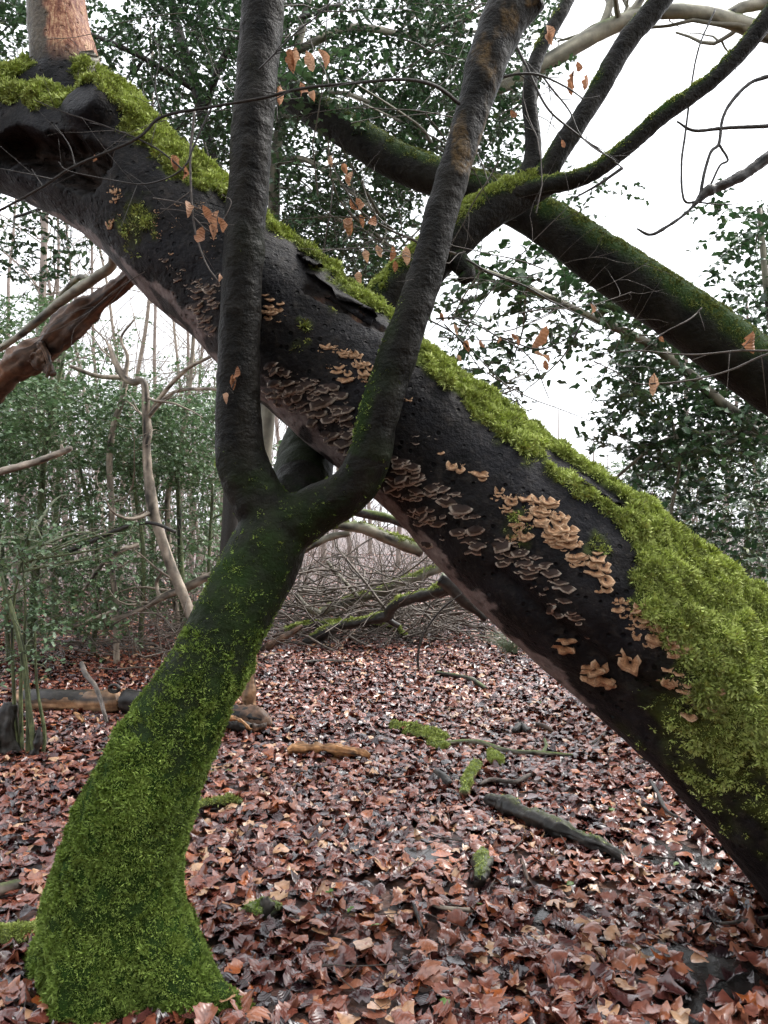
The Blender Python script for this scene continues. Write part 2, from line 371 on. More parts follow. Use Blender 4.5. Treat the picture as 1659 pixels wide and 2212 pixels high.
# ------------------------------------------------------------------ solids grown from stems: closed tubes fused by a voxel remesh
def fuse(tubes, voxel, smooth=8, balls=()):
    mb = MB()
    for c, r in tubes: mb.tube(c, r, 28)
    for p, r in balls:
        t = np.linspace(-.98, .98, 9); c = np.array(p)[None]+np.stack([0*t, 0*t, t*r], 1); mb.tube(c, r*np.sqrt(1-t*t), 16)
    o = mb.build('fuse_tmp', None)
    m = o.modifiers.new('r', 'REMESH'); m.mode = 'VOXEL'; m.voxel_size = voxel
    m = o.modifiers.new('s', 'SMOOTH'); m.iterations = smooth; m.factor = .5
    dg = bpy.context.evaluated_depsgraph_get(); ev = o.evaluated_get(dg)
    me = bpy.data.meshes.new_from_object(ev, depsgraph=dg)
    d = o.data; bpy.data.objects.remove(o); bpy.data.meshes.remove(d)
    return me
def verts(me):
    a = np.empty(len(me.vertices)*3, np.float32); me.vertices.foreach_get('co', a); return a.reshape(-1, 3).astype(float)
def norms(me):
    a = np.empty(len(me.vertices)*3, np.float32); me.vertex_normals.foreach_get('vector', a); return a.reshape(-1, 3).astype(float)
def setv(me, V): me.vertices.foreach_set('co', V.astype(np.float32).ravel()); me.update()
def tris(me):
    me.calc_loop_triangles(); a = np.empty(len(me.loop_triangles)*3, np.int32); me.loop_triangles.foreach_get('vertices', a); return a.reshape(-1, 3)
def nearest(V, C):
    idx = np.empty(len(V), int)
    for a in range(0, len(V), 4000): idx[a:a+4000] = np.argmin(((V[a:a+4000, None]-C[None])**2).sum(-1), 1)
    return idx
def seg_mask(V, pts, rad):                                 # distance to a polyline (world), soft
    pts = np.asarray(pts); best = np.full(len(V), 1e9)
    for a, b in zip(pts[:-1], pts[1:]):
        t = np.clip(((V-a)@(b-a))/((b-a)@(b-a)), 0, 1); best = np.minimum(best, np.linalg.norm(V-a-t[:, None]*(b-a), axis=1))
    return best/rad
def tree_bvh(me):
    V = verts(me); T = tris(me); return BVHTree.FromPolygons([tuple(v) for v in V], [tuple(t) for t in T])
def hit(bvh, px, py):                                      # where the line of sight through a pixel meets a stem
    o = Vector((0, 0, EYE)); d = Vector(P(px, py, 1.0))-o
    return bvh.ray_cast(o, d.normalized())
def moss_tufts(me, dens, prob, length, seed, blades=0):
    """many small kite-shaped fronds standing on a surface; prob = per-vertex chance"""
    g = np.random.default_rng(seed); V = verts(me); N = norms(me); T = tris(me)
    A = np.linalg.norm(np.cross(V[T[:, 1]]-V[T[:, 0]], V[T[:, 2]]-V[T[:, 0]]), axis=1)/2
    wgt = A*prob[T].mean(1); n = int(wgt.sum()*dens)
    if n < 1: return None
    ti = g.choice(len(T), n, p=wgt/wgt.sum()); u = g.random((n, 2)); u[u.sum(1) > 1] = 1-u[u.sum(1) > 1]
    p = V[T[ti, 0]]+u[:, :1]*(V[T[ti, 1]]-V[T[ti, 0]])+u[:, 1:]*(V[T[ti, 2]]-V[T[ti, 0]])
    nn = unit(N[T[ti]].mean(1)); pr = prob[T[ti]].mean(1)
    col = np.clip(.5+.45*fbm(p, 9, 4, seed)+g.normal(0, .24, n), 0, 1)
    L = length*(.5+.9*g.random(n))*(.6+.5*pr)*(1+.5*vnoise(p, 30, seed+3))
    z = unit(nn+np.array([0, 0, -.25])+.35*g.normal(size=(n, 3))); R = basis(unit(g.normal(size=(n, 3))), z); R = np.stack([np.cross(R[:, :, 1]-z*np.sum(R[:, :, 1]*z, 1, keepdims=True), z), R[:, :, 1]-z*np.sum(R[:, :, 1]*z, 1, keepdims=True), z], -1); R[:, :, 0] = unit(R[:, :, 0]); R[:, :, 1] = unit(R[:, :, 1])
    ib = IB(); pk = g.integers(0, 5, n)
    for q in range(5): scatter(ib, TUFT[q], (p-nn*.004)[pk == q], R[pk == q], L[pk == q], col[pk == q])
    return ib
def tuft_t(seed, nb=11):
    g = np.random.default_rng(seed); V = []; Q = []; u = []
    for b in range(nb):
        az = g.uniform(0, 6.28); el = g.uniform(.25, 1.25); d = np.array([math.cos(az)*math.sin(el), math.sin(az)*math.sin(el), math.cos(el)]); sd = unit(np.cross(d, g.normal(size=3))); l = g.uniform(.6, 1.15)
        o = np.array([math.cos(az), math.sin(az), 0])*g.uniform(0, .3); k = len(V)
        V += [o, o+d*l*.5+sd*.12, o+d*l+np.array([0, 0, -.18*l]), o+d*l*.5-sd*.12]; Q.append((k, k+1, k+2, k+3)); u += [0, .5, 1, .5]
    return np.array(V), np.array(Q), np.zeros((0, 3), int), np.array(u)
TUFT = [tuft_t(i) for i in range(5)]

# ---- the big fallen dead beech
TR = [(-420,150,3.55,115),(-200,225,3.5,115),(0,300,3.45,108),(130,335,3.4,122),(270,405,3.35,138),(400,520,3.3,146),(515,620,3.25,148),
      (620,712,3.2,157),(742,815,3.15,157),(860,915,3.1,157),(991,1020,3.05,168),(1078,1100,3.02,182),(1200,1205,2.97,195),(1330,1310,2.93,200),
      (1512,1468,2.88,206),(1660,1605,2.86,222),(1850,1790,2.83,262),(2050,1985,2.8,315)]
tc, tr_ = pxpath(TR, 160)
limb = pxpath([(190,330,3.42,80),(168,230,3.46,76),(145,150,3.48,70),(128,60,3.5,64),(118,-30,3.52,60),(95,-260,3.56,52)], 40)
knob = pxpath([(260,340,3.3,100),(215,265,3.2,76),(186,222,3.12,60),(174,205,3.09,52)], 20)
knob2 = pxpath([(330,420,3.3,110),(260,300,3.36,80),(215,225,3.38,62)], 20)
saddle = pxpath([(-120,250,3.5,90),(0,258,3.46,82),(90,225,3.46,72),(150,190,3.46,70)], 24)
me = fuse([(tc, tr_), limb, knob, knob2, saddle], .013, 10)
V = verts(me); N = norms(me); ix = nearest(V, tc); ax = unit(np.gradient(tc, axis=0))[ix]
upp = unit(np.array([0, 0, 1.])-ax*ax[:, 2:3]); v = np.sum(N*upp, 1)
pxs = np.interp(np.linspace(0, len(TR)-1, 160), np.arange(len(TR)), [t[0] for t in TR])[ix]     # station along the stem
on_limb = seg_mask(V, limb[0][8:], .15) < 1
d_ = .016*fbm(V, 3.2, 3, 11)+.006*fbm(V, 11, 3, 12)
# long shallow flutes running down the stem
ang = np.arctan2(np.sum(N*np.cross(ax, upp), 1), v)
d_ = d_+.014*np.sin(ang*5+1.5*vnoise(V, 1.1, 4)+.9)*sstep(1000, 1500, pxs)
bv0 = tree_bvh(me)
def onpx(lst): return [np.array(hit(bv0, x, y)[0]) for x, y in lst]
groove = onpx([(1080,1240),(1180,1330),(1300,1430),(1420,1500),(1500,1560)]); gm = seg_mask(V, groove, .035)
d_ = d_-.022*np.exp(-gm*gm)
# rotten hollow at the broken upper end
hol = onpx([(20,318),(80,330),(140,345),(190,362)]); hm = seg_mask(V, hol, .10)+.28*vnoise(V, 16, 8)+.15*vnoise(V, 40, 9)
hm = hm+1.3*np.clip((V-np.array(hol[0]))@np.array([0, 0, 1.])-.02-.08*vnoise(V, 12, 5), 0, 1)*6
hollow = 1-sstep(.75, 1.0, hm); d_ = d_-.16*hollow*(.75+.3*fbm(V, 14, 3, 3))
# split where the bark has burst open
split = onpx([(668,622),(720,650),(770,680),(822,708)]); sm_ = seg_mask(V, split, .030)+.25*vnoise(V, 30, 7); sp_ = 1-sstep(.7, 1.0, sm_)
split2 = onpx([(1262,1050),(1300,1075),(1345,1098)]); sm2 = seg_mask(V, split2, .014)+.25*vnoise(V, 40, 7); sp2 = 1-sstep(.7, 1.0, sm2)
d_ = d_-.03*sp_*(.6+.6*fbm(V, 26, 3, 21))-.022*sp2
thr = np.interp(pxs, [-400, 0, 130, 270, 400, 500, 620, 760, 830, 991, 1078, 1180, 1260, 1330, 1512, 1660, 1900],
                [.35, .30, .45, .55, .62, .86, .93, .93, .74, .66, .66, .70, .56, .20, -.12, -.35, -.4])
mz = v-thr+.22*fbm(V, 5, 3, 31)+.16*fbm(V, 18, 3, 32)
moss = sstep(-.03, .10, mz)
bare = seg_mask(V, onpx([(1190,985),(1240,1020),(1290,1060),(1340,1095)]), .05)+.4*vnoise(V, 14, 2)
moss = moss*sstep(.6, 1.0, bare)
z_l = V[:, 2]
moss = np.where(on_limb & (V[:, 2] > limb[0][14][2]), 0, moss)
kb = seg_mask(V, [knob[0][8], knob[0][-1]], .10); moss = np.where((kb < 1.1) & (N[:, 2] < .45+.15*vnoise(V, 20, 3)), moss*.08, moss)
# loose moss patches lower on the stem
for (x, y, rr) in [(290,480,.10),(275,520,.07),(255,480,.05),(640,745,.045),(655,700,.035),(1105,1130,.05),(1120,1150,.045),(1140,960,.05),(1225,1030,.05),(1290,1180,.06),(720,660,.03)]:
    q = np.array(hit(bv0, x, y)[0]); m_ = np.linalg.norm(V-q, axis=1)/rr+.5*vnoise(V, 18, 6)+.4*vnoise(V, 50, 6); moss = np.maximum(moss, .42*(1-sstep(.3, 1.0, m_))*np.clip(.5+1.5*vnoise(V, 28, 7), 0, 1))
lowm = sstep(1400, 1540, pxs)*sstep(-.85, -.5, v+.35*fbm(V, 9, 3, 44)); moss = np.maximum(moss, .62*lowm*np.clip(.75+1.1*fbm(V, 20, 2, 45), 0, 1))
moss = moss*(1-hollow)*(1-sp_)*(1-sp2)
V2 = V+N*(d_+.028*moss*(.45+.9*fbm(V, 9, 3, 51))+.017*moss*vnoise(V, 26, 52))[:, None]
setv(me, V2)
# pale crust fungus along the underside
cr = -v-np.interp(pxs, [-400, 200, 330, 480, 560, 700, 900, 1100, 1250, 1400, 1500], [1.2, .95, .80, .66, .60, .60, .72, .80, .86, .95, 1.3])+.16*fbm(V, 8, 3, 61)+.10*fbm(V, 26, 3, 62)
crust = sstep(0, .035, cr)*(1-hollow)*(1-.9*sstep(.42, .5, .5+.5*vnoise(V, 13, 63)-.22))
zl = np.clip((V[:, 2]-limb[0][13][2])/.10, 0, 1)
side = (V[:, 0]-np.interp(V[:, 2], limb[0][:, 2], limb[0][:, 0]))
wood = np.where(on_limb, sstep(-.03, .0, side+.03*vnoise(V, 14, 2)+.02*vnoise(V, 40, 3))*zl, 0)
grey = np.where(on_limb, zl*(1-wood), 0)
wood = np.maximum(wood, .55*sp_*sstep(-.1, .3, vnoise(V, 20, 12)))
attr(me, 'moss', np.clip(moss*1.2, 0, 1)); attr(me, 'crust', crust); attr(me, 'rot', np.maximum(np.maximum(hollow, .55*sp_), .9*sp2)); attr(me, 'wood', wood); attr(me, 'grey', grey); attr(me, 'ochre', 0*v)
me.polygons.foreach_set('use_smooth', np.ones(len(me.polygons), bool))
fallen = thing('fallen_tree', 'thick black dead beech trunk lying slanted with bright moss and bracket fungi', 'fallen tree')
me.name = 'trunk'; trunk_o = link('trunk', me, M_TRUNK, fallen)
bv_trunk = tree_bvh(me)
wd_ = np.clip(moss, 0, 1)**1.2*np.where(V[:, 1] > tc[ix][:, 1]+.25*tr_[ix], .35, 1)
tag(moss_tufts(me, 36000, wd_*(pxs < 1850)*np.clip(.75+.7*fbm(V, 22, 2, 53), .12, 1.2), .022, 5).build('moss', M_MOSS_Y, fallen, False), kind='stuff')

# ---- the forked beech that carries it
base = pxpath([(290,2160,2.58,165),(262,2060,2.57,155),(254,1930,2.57,136),(296,1750,2.6,116),(362,1600,2.65,96),(442,1450,2.7,83),(512,1310,2.77,80),(566,1215,2.83,82),(600,1130,2.86,72)], 60)
base[0][0, 2] = -.12
limbL = pxpath([(610,1140,2.86,60),(562,1085,2.85,60),(527,1010,2.84,56),(517,930,2.84,51),(515,800,2.84,46),(523,600,2.84,46),(533,450,2.85,45),(544,300,2.86,44),(556,150,2.88,45),(569,0,2.9,46),(590,-300,2.95,42)], 60)
limbR = pxpath([(600,1150,2.86,66),(690,1098,2.82,54),(757,1058,2.78,50),(797,995,2.74,46),(816,910,2.72,41),(843,820,2.72,42),(872,735,2.72,42),(915,605,2.74,38),(966,420,2.79,36),(1020,240,2.84,38),(1062,110,2.88,46),(1098,20,2.9,52),(1135,-60,2.93,52),(1200,-250,3.0,44)], 70)
stem3 = pxpath([(620,1130,2.9,62),(648,1050,3.1,62),(668,970,3.42,60),(745,800,3.64,54),(840,655,3.67,52),(925,570,3.67,49),(1000,498,3.67,44),(1075,443,3.68,42),(1140,412,3.7,34),(1190,392,3.72,24)], 60)
knobR = pxpath([(1098,40,2.9,45),(1145,5,2.88,32),(1172,-10,2.86,26)], 12)
bump1 = pxpath([(575,1270,2.78,60),(598,1285,2.74,28)], 6)
roots = [pxpath([(310,1950,2.52,80),(352,2060,2.47,74),(405,2130,2.43,62),(455,2175,2.40,44),(505,2205,2.37,30),(570,2250,2.33,12)], 18),
         pxpath([(240,1960,2.55,80),(150,2040,2.62,66),(90,2090,2.68,40),(30,2095,2.74,18)], 16),
         pxpath([(235,1960,2.52,90),(200,2110,2.42,84),(180,2240,2.36,66),(172,2330,2.32,30)], 16),
         pxpath([(330,2000,2.7,70),(400,2020,2.85,40),(450,2010,2.98,14)], 12)]
me = fuse([base, limbL, limbR, stem3, knobR, bump1]+roots, .0105, 9)
V = verts(me); N = norms(me)
on3 = seg_mask(V, stem3[0][::4], .13) < 1
rel = np.clip((V[:, 2]-0)/1.55, 0, 1.6)
onL = seg_mask(V, limbL[0][14::4], .12) < 1; onR = seg_mask(V, limbR[0][20::4], .12) < 1
d_ = .010*fbm(V, 4, 3, 71)+.0045*fbm(V, 14, 3, 72)+.003*vnoise(V, 26, 73)
d_ = d_+.018*(1-sstep(.1, .7, V[:, 2]))*vnoise(V*np.array([1, 1, .35]), 7, 75)
m0 = np.interp(V[:, 2], [0, .35, .6, .9, 1.05, 1.2, 1.35, 1.5, 1.7], [1, 1, .98, .92, .60, .42, .66, .42, .10])
fm = np.clip(m0+.55*fbm(V, 6, 3, 81)+.35*fbm(V, 22, 2, 82)-.12, 0, 1)
fm = np.maximum(fm, .8*(1-sstep(.45, .8, V[:, 2])))
fm = np.where(onL | onR, np.clip(.10+.5*fbm(V, 4, 3, 83)-.28, 0, 1)+.45*(1-sstep(1.62, 1.85, V[:, 2]))*np.clip(.5+fbm(V, 8, 3, 85), 0, 1), fm)
edge = sstep(.2, .75, -N[:, 0])*onR*sstep(1.55, 1.75, V[:, 2])*(1-sstep(2.05, 2.4, V[:, 2])); fm = np.maximum(fm, .8*edge*np.clip(.7+fbm(V, 9, 2, 3), 0, 1))
up3 = sstep(.05, .5, N[:, 2]+.25*fbm(V, 6, 3, 84))
fm3 = np.where(V[:, 2] > 2.05, up3, .3); isback = on3 & (V[:, 1] > 3.05)
fm = np.where(isback, fm3, fm)
setv(me, V+N*(d_+.012*fm*(.6+.6*fbm(V, 12, 2, 90)))[:, None])
och = np.where(onR, sstep(.05, .25, fbm(V*np.array([1, 1, .45]), 11, 4, 95)+.16*vnoise(V, 2.2, 2)-.10-.06*sstep(2.6, 3.2, V[:, 2]))*.7, 0)
attr(me, 'moss', np.clip(fm, 0, 1)*np.where(V[:, 2] > 1.0, .75, 1)); attr(me, 'ochre', och)
for a_ in ('crust', 'rot', 'wood', 'grey'): attr(me, a_, 0*rel)
me.polygons.foreach_set('use_smooth', np.ones(len(me.polygons), bool))
fork = thing('forked_tree', 'forked dark beech with deep green mossy foot, the leaning trunk resting between its limbs', 'tree')
link('trunk', me, M_FORK, fork); me.name = 'trunk'
bv_fork = tree_bvh(me)
pf = np.where(isback, 0, fm)*np.where(V[:, 2] < 1.15, 1, .35)*np.where(V[:, 1] > 2.8, .6, 1)
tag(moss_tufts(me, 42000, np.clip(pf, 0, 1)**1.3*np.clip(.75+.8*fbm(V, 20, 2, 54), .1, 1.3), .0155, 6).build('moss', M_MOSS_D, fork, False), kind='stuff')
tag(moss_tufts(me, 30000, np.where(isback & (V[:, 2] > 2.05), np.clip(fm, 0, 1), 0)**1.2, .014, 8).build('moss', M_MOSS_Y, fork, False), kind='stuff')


# ------------------------------------------------------------------ leaf shapes (length 1 along y)
def leaf_t(K, w, cx, cy, seed, lobes=0, wave=.0, fold=.0):
    g = np.random.default_rng(seed); t = np.linspace(0, 1, K)
    hw = w*np.sin(np.pi*np.clip(t, 0, 1)**.85)**.8*(1+.0*t)
    if lobes: hw = hw*(1+.28*np.cos(np.arange(K)*np.pi))
    V = []; u = []
    for i in range(K):
        jl, jr = 1+wave*g.normal(), 1+wave*g.normal()
        for sd, jj in ((-1, jl), (0, 1), (1, jr)):
            x = sd*max(hw[i]*jj, .012); y = t[i]-.5
            z = cx*(x*x)/(w*w)*w+cy*(y*y)*2+fold*abs(x)+wave*.12*g.normal()*abs(sd)
            V.append((x, y, z)); u.append(t[i]+.25*abs(x))
    Q = []
    for i in range(K-1):
        a = i*3; Q += [(a, a+1, a+4, a+3), (a+1, a+2, a+5, a+4)]
    V = np.array(V); V[:, 2] -= V[:, 2].mean()
    return V, np.array(Q), np.zeros((0, 3), int), np.array(u)
def holly_t(seed, K=5):
    g = np.random.default_rng(seed); t = np.linspace(0, 1, K); V = []; u = []
    hw = .27*np.sin(np.pi*np.clip(t, .04, .97)**.9)**.7
    for i in range(K):
        sp = 1.28 if i % 2 else .82
        for sd in (-1, 0, 1): V.append((sd*hw[i]*sp, t[i], .10*abs(sd)*(1 if i % 2 else .35)+.10*g.normal()*abs(sd)-.25*(t[i]-.4)**2)); u.append(t[i])
    Q = []
    for i in range(K-1):
        a = i*3; Q += [(a, a+1, a+4, a+3), (a+1, a+2, a+5, a+4)]
    return np.array(V), np.array(Q), np.zeros((0, 3), int), np.array(u)
HOLLY = [holly_t(i) for i in range(4)]
HOLLY_F = [holly_t(i, 4) for i in range(3)]

# ------------------------------------------------------------------ bracket fungi on the fallen trunk
def fan_t(seed, full, tan=False):
    g = np.random.default_rng(seed); nt = 9
    th = np.linspace(0, np.pi, nt) if not full else np.linspace(-.32*np.pi, 1.32*np.pi, nt)
    Rr = (1+.16*np.sin(th*g.integers(2, 5)+g.random()*6)+.10*g.normal(size=nt))*(1 if full else (.62+.38*np.abs(np.sin(th))**.5))
    wv = .13*np.sin(th*g.integers(3, 6)+g.random()*6)
    V = []; u = []
    for r in (.12, .62, 1.0):
        for a, R0, w_ in zip(th, Rr, wv):
            V.append((r*R0*np.cos(a)*(1.25 if not full else 1), r*R0*np.sin(a)+(.1 if full else 0), (w_*r*r-.22*r*r+.08) if not tan else (1.3*w_*r*r+.16*r+.16))); u.append(r)
    for a, R0, w_ in zip(th, Rr, wv):                      # rolled rim gives the bracket its thickness
        V.append((.9*R0*np.cos(a)*(1.25 if not full else 1), .9*R0*np.sin(a)+(.1 if full else 0), (w_*.8-.32) if not tan else w_*.9-.05)); u.append(.93 if not tan else .2)
    i, j = np.meshgrid(np.arange(3), np.arange(nt-1), indexing='ij')
    Q = np.stack([i*nt+j, (i+1)*nt+j, (i+1)*nt+j+1, i*nt+j+1], -1).reshape(-1, 4)
    return np.array(V)*.03, Q, np.zeros((0, 3), int), np.array(u)
FAN_D = [fan_t(100+i, False) for i in range(7)]; FAN_T = [fan_t(200+i, i % 2 == 0, True) for i in range(6)]
def inpoly(x, y, poly):
    c = False; n = len(poly)
    for a in range(n):
        (x1, y1), (x2, y2) = poly[a], poly[(a+1) % n]
        if (y1 > y) != (y2 > y) and x < (x2-x1)*(y-y1)/(y2-y1)+x1: c = not c
    return c
CL = [  # outline on the stem, count, radius range in px, kind, lean from the bark
    ([(575,770),(620,800),(720,830),(775,900),(790,985),(740,980),(690,930),(640,900),(570,855)], 150, 9, 19, 'd'),
    ([(418,590),(470,600),(474,745),(440,715),(400,640)], 52, 8, 15, 'd'),
    ([(330,545),(420,590),(460,640),(380,610)], 26, 5, 10, 'd'),
    ([(842,985),(880,985),(935,1050),(960,1120),(955,1180),(915,1175),(870,1100),(842,1060)], 80, 9, 19, 'd'),
    ([(935,1040),(1000,1060),(1060,1130),(1110,1195),(1050,1200),(1000,1190),(950,1110)], 24, 11, 22, 'd'),
    ([(1050,1155),(1130,1170),(1160,1200),(1140,1260),(1080,1210)], 22, 9, 17, 'd'),
    ([(1110,1225),(1180,1215),(1250,1300),(1310,1375),(1270,1390),(1200,1330),(1150,1290)], 26, 10, 19, 'd'),
    ([(880,880),(960,960),(1000,1040),(930,1030),(880,960)], 22, 4, 8, 'd'),
    ([(570,615),(615,640),(622,700),(575,690)], 14, 5, 11, 't'),
    ([(690,750),(740,745),(812,790),(812,830),(760,830),(700,790)], 38, 6, 12, 't'),
    ([(940,968),(975,990),(1060,1030),(1050,1045),(970,1010)], 12, 8, 14, 't'),
    ([(1060,1060),(1130,1060),(1160,1100),(1130,1190),(1110,1190),(1090,1120)], 46, 6, 13, 't'),
    ([(1160,1075),(1210,1090),(1255,1180),(1245,1230),(1200,1190),(1160,1130)], 60, 8, 16, 't'),
    ([(1240,1200),(1290,1195),(1330,1260),(1300,1300),(1250,1240)], 16, 8, 15, 't'),
    ([(1330,1290),(1450,1340),(1530,1420),(1480,1430),(1390,1400),(1330,1340)], 60, 7, 14, 't'),
    ([(1400,1430),(1500,1470),(1580,1560),(1520,1540),(1440,1480)], 30, 6, 12, 't'),
    ([(860,840),(885,850),(880,940),(862,930)], 8, 5, 8, 't'),
    ([(230,400),(262,400),(262,500),(235,490)], 14, 5, 9, 't'),
    ([(320,440),(470,430),(470,560),(330,545)], 44, 3, 6, 't'),
]
ONE = [(1285,1452,21,'t'),(1305,1468,20,'t'),(1298,1445,16,'t'),(1276,1466,15,'t'),(1315,1480,14,'t'),(1292,1470,17,'t'),(1268,1440,13,'t'),(1220,1400,20,'t'),(1225,1385,15,'t'),(1363,1436,24,'t'),(1350,1420,12,'t'),(1025,1190,24,'d'),(1012,1168,20,'d'),(1010,1150,13,'d'),(990,1105,17,'d'),
       (968,1080,20,'d'),(1085,1175,22,'d'),(748,822,13,'t'),(752,768,13,'t'),(690,866,24,'d'),(1490,1548,14,'t'),(1470,1395,18,'t'),(1410,1380,20,'t'),(1545,1495,15,'t')]
g = np.random.default_rng(77); spots = []
for poly, n, r0, r1, kd in CL:
    x0, x1 = min(p[0] for p in poly), max(p[0] for p in poly); y0, y1 = min(p[1] for p in poly), max(p[1] for p in poly); c_ = 0
    while c_ < n:
        x, y = g.uniform(x0, x1), g.uniform(y0, y1)
        if inpoly(x, y, poly): spots.append((x, y, g.uniform(r0, r1)*(1 if g.random() < .7 else .6), kd)); c_ += 1
for x, y, r, kd in ONE: spots.append((x, y, r, kd))
spots.sort(key=lambda a: -a[2])
fan_me = {}
def fan_mesh(kd, i):
    if (kd, i) not in fan_me:
        t = (FAN_D if kd == 'd' else FAN_T)[i]; m_ = mesh('bracket_fungus', t[0], t[1], t[2]); attr(m_, 'u', t[3]); m_.materials.append(M_FUNG_D if kd == 'd' else M_FUNG_T); fan_me[(kd, i)] = m_
    return fan_me[(kd, i)]
from mathutils import Matrix
rest = {'d': MB(), 't': MB()}; cnt = 0
for x, y, r, kd in spots:
    loc, nr, _, dist = hit(bv_trunk, x, y)
    if loc is None: continue
    nr = np.array(nr); down = np.array([0, 0, -1.])-nr*(-nr[2]); down = unit(down+.12*g.normal(size=3)); a = math.radians(g.uniform(22, 46) if kd == 'd' else g.uniform(0, 22))
    yv = unit(math.cos(a)*down+math.sin(a)*nr); R = basis(yv[None], (nr+np.array([0, 0, .2]))[None])[0]
    sc_ = r*1.2*loc[1]/F/.03; i = int(g.integers(0, 7 if kd == 'd' else 6)); p0 = np.array(loc)-nr*.004+np.array([0, 0, .4])*r*loc[1]/F
    h2 = bv_trunk.find_nearest(Vector(p0)); p0 = np.array(h2[0])-nr*.004
    sv = np.array([sc_*g.uniform(.85, 1.25), sc_*g.uniform(.7, 1.0), sc_])
    if cnt < 300:
        o = link('bracket_fungus', fan_mesh(kd, i), None, fallen); cnt += 1
        o.matrix_basis = Matrix([list(R[q]*sv)+[p0[q]] for q in range(3)]+[[0, 0, 0, 1]])
    else:
        t = (FAN_D if kd == 'd' else FAN_T)[i]; rest[kd].add((t[0]*sv)@R.T+p0, t[1], None, u=t[3])
for kd in 'dt':
    if rest[kd].V: tag(rest[kd].build('small_fungi', M_FUNG_D if kd == 'd' else M_FUNG_T, fallen), kind='stuff')

# torn plates of bark standing proud beside the splits
def bark_plate(outline, lift, seed, m=M_TRUNK):
    g = np.random.default_rng(seed); a, b = np.array(outline[0], float), np.array(outline[1], float); K = 12; top = []; bot = []
    for t in np.linspace(0, 1, K):
        x0, y0 = crom(a, 41)[int(t*40)]; x1, y1 = crom(b, 41)[int(t*40)]
        for e, w_ in ((0, 0), (1, 1)):
            x, y = (x0, y0) if e == 0 else (x1+g.normal(0, 3), y1+g.normal(0, 3))
            l, nr, _, _ = hit(bv_trunk, x, y)
            if l is None: return
            l = np.array(l); nr = np.array(nr); top.append(l+nr*(.004+lift*w_*(.6+.6*g.random()))); bot.append(top[-1]-nr*.008)
    V = np.array(top+bot); n = len(top); Q = []
    for i in range(K-1):
        p = 2*i; Q += [(p, p+2, p+3, p+1), (n+p, n+p+1, n+p+3, n+p+2), (p+1, p+3, n+p+3, n+p+1), (p, n+p, n+p+2, p+2)]
    Q += [(0, 1, n+1, n), (2*K-2, n+2*K-2, n+2*K-1, 2*K-1)]
    return link('bark_plate', mesh('bark_plate', V, np.array(Q), np.zeros((0, 3), int), False), m, fallen)
bark_plate(([(660,590),(700,612),(760,642),(815,680)], [(672,606),(712,632),(765,660),(815,694)]), .028, 1)
bark_plate(([(640,550),(662,565),(690,575)], [(650,562),(668,580),(690,588)]), .03, 2)
bark_plate(([(700,642),(750,672),(800,704)], [(712,638),(760,668),(808,698)]), .012, 4)
bark_plate(([(1255,1040),(1300,1062),(1350,1092)], [(1262,1048),(1302,1070),(1345,1096)]), .02, 5)
# loose square of bark on the upright stripped limb
pl = bark_plate(([(172,112),(168,130),(168,164)], [(196,120),(208,138),(206,160)]), .022, 8, M_GREYBARK)

# ------------------------------------------------------------------ branches of the forked tree
def mossy_tube(name, pts, m, parent, n=14, moss=.5, seed=0, rough=.10, tuft=None, seg=None):
    c, r = pxpath(pts, seg or max(14, 9*len(pts))); return mossy_world(name, c, r, m, parent, n, moss, seed, rough, tuft)
def mossy_world(name, c, r, m, parent, n=14, moss=.5, seed=0, rough=.10, tuft=None):
    ridge = m in (M_ROTWOOD, M_DARKWOOD, M_ORANGE, M_TANWOOD) and n >= 9
    if ridge: n = int(n*1.6); k_ = len(c)*2; tt_ = np.linspace(0, 1, k_); t0_ = np.linspace(0, 1, len(c)); c = np.stack([np.interp(tt_, t0_, c[:, q]) for q in range(3)], 1); r = np.interp(tt_, t0_, r)
    mb = MB().tube(c, r, n); o = mb.build(name, m, parent); me = o.data; V = verts(me); N = norms(me)
    rr = np.concatenate([np.repeat(r, n), [r[0], r[-1]]])
    V2 = V+N*(rr*rough*(fbm(V, .5/max(r.mean(), .004), 3, seed)+.5*vnoise(V, 2.2/max(r.mean(), .004), seed+1)))[:, None]
    if ridge:
        an = np.tile(np.arange(n)*2*math.pi/n, len(c)); st = np.repeat(np.concatenate([[0], np.cumsum(np.linalg.norm(np.diff(c, axis=0), axis=1))]), n)/max(r.mean(), .01)
        q_ = np.stack([np.cos(an)*2.6, np.sin(an)*2.6, st*.22], 1); V2[:len(an)] += N[:len(an)]*(rr[:len(an)]*min(1.5*rough+.03, .5)*fbm(q_, 1, 3, seed+5)+rr[:len(an)]*min(rough, .35)*vnoise(np.stack([0*st, 0*st, st*.55], 1), 1, seed+6))[:, None]
    setv(me, V2); ms = sstep(.15, .6, N[:, 2]*.8+.5*fbm(V, 5, 3, seed+3)+moss-.5) if moss > 0 else 0*rr
    attr(me, 'moss', ms)
    an = np.tile(np.arange(n)*2*math.pi/n, len(c)); st = np.repeat(np.concatenate([[0], np.cumsum(np.linalg.norm(np.diff(c, axis=0), axis=1))]), n)/max(r.mean(), .008)
    gq = np.stack([np.cos(an)*3.2, np.sin(an)*3.2, st*.16], 1); gr = np.concatenate([fbm(gq, 1, 4, seed+15, .7)+.5*fbm(np.stack([np.cos(an), np.sin(an), st*.35], 1), 1, 2, seed+16), [-.2, -.2]]); attr(me, 'grain', gr)
    if tuft and moss > 0: tag(moss_tufts(me, tuft[0], ms, tuft[1], seed+9, 3).build('moss', M_MOSS_Y if len(tuft) < 3 else M_MOSS_D, o if parent is not None else o, False), kind='stuff')
    return o
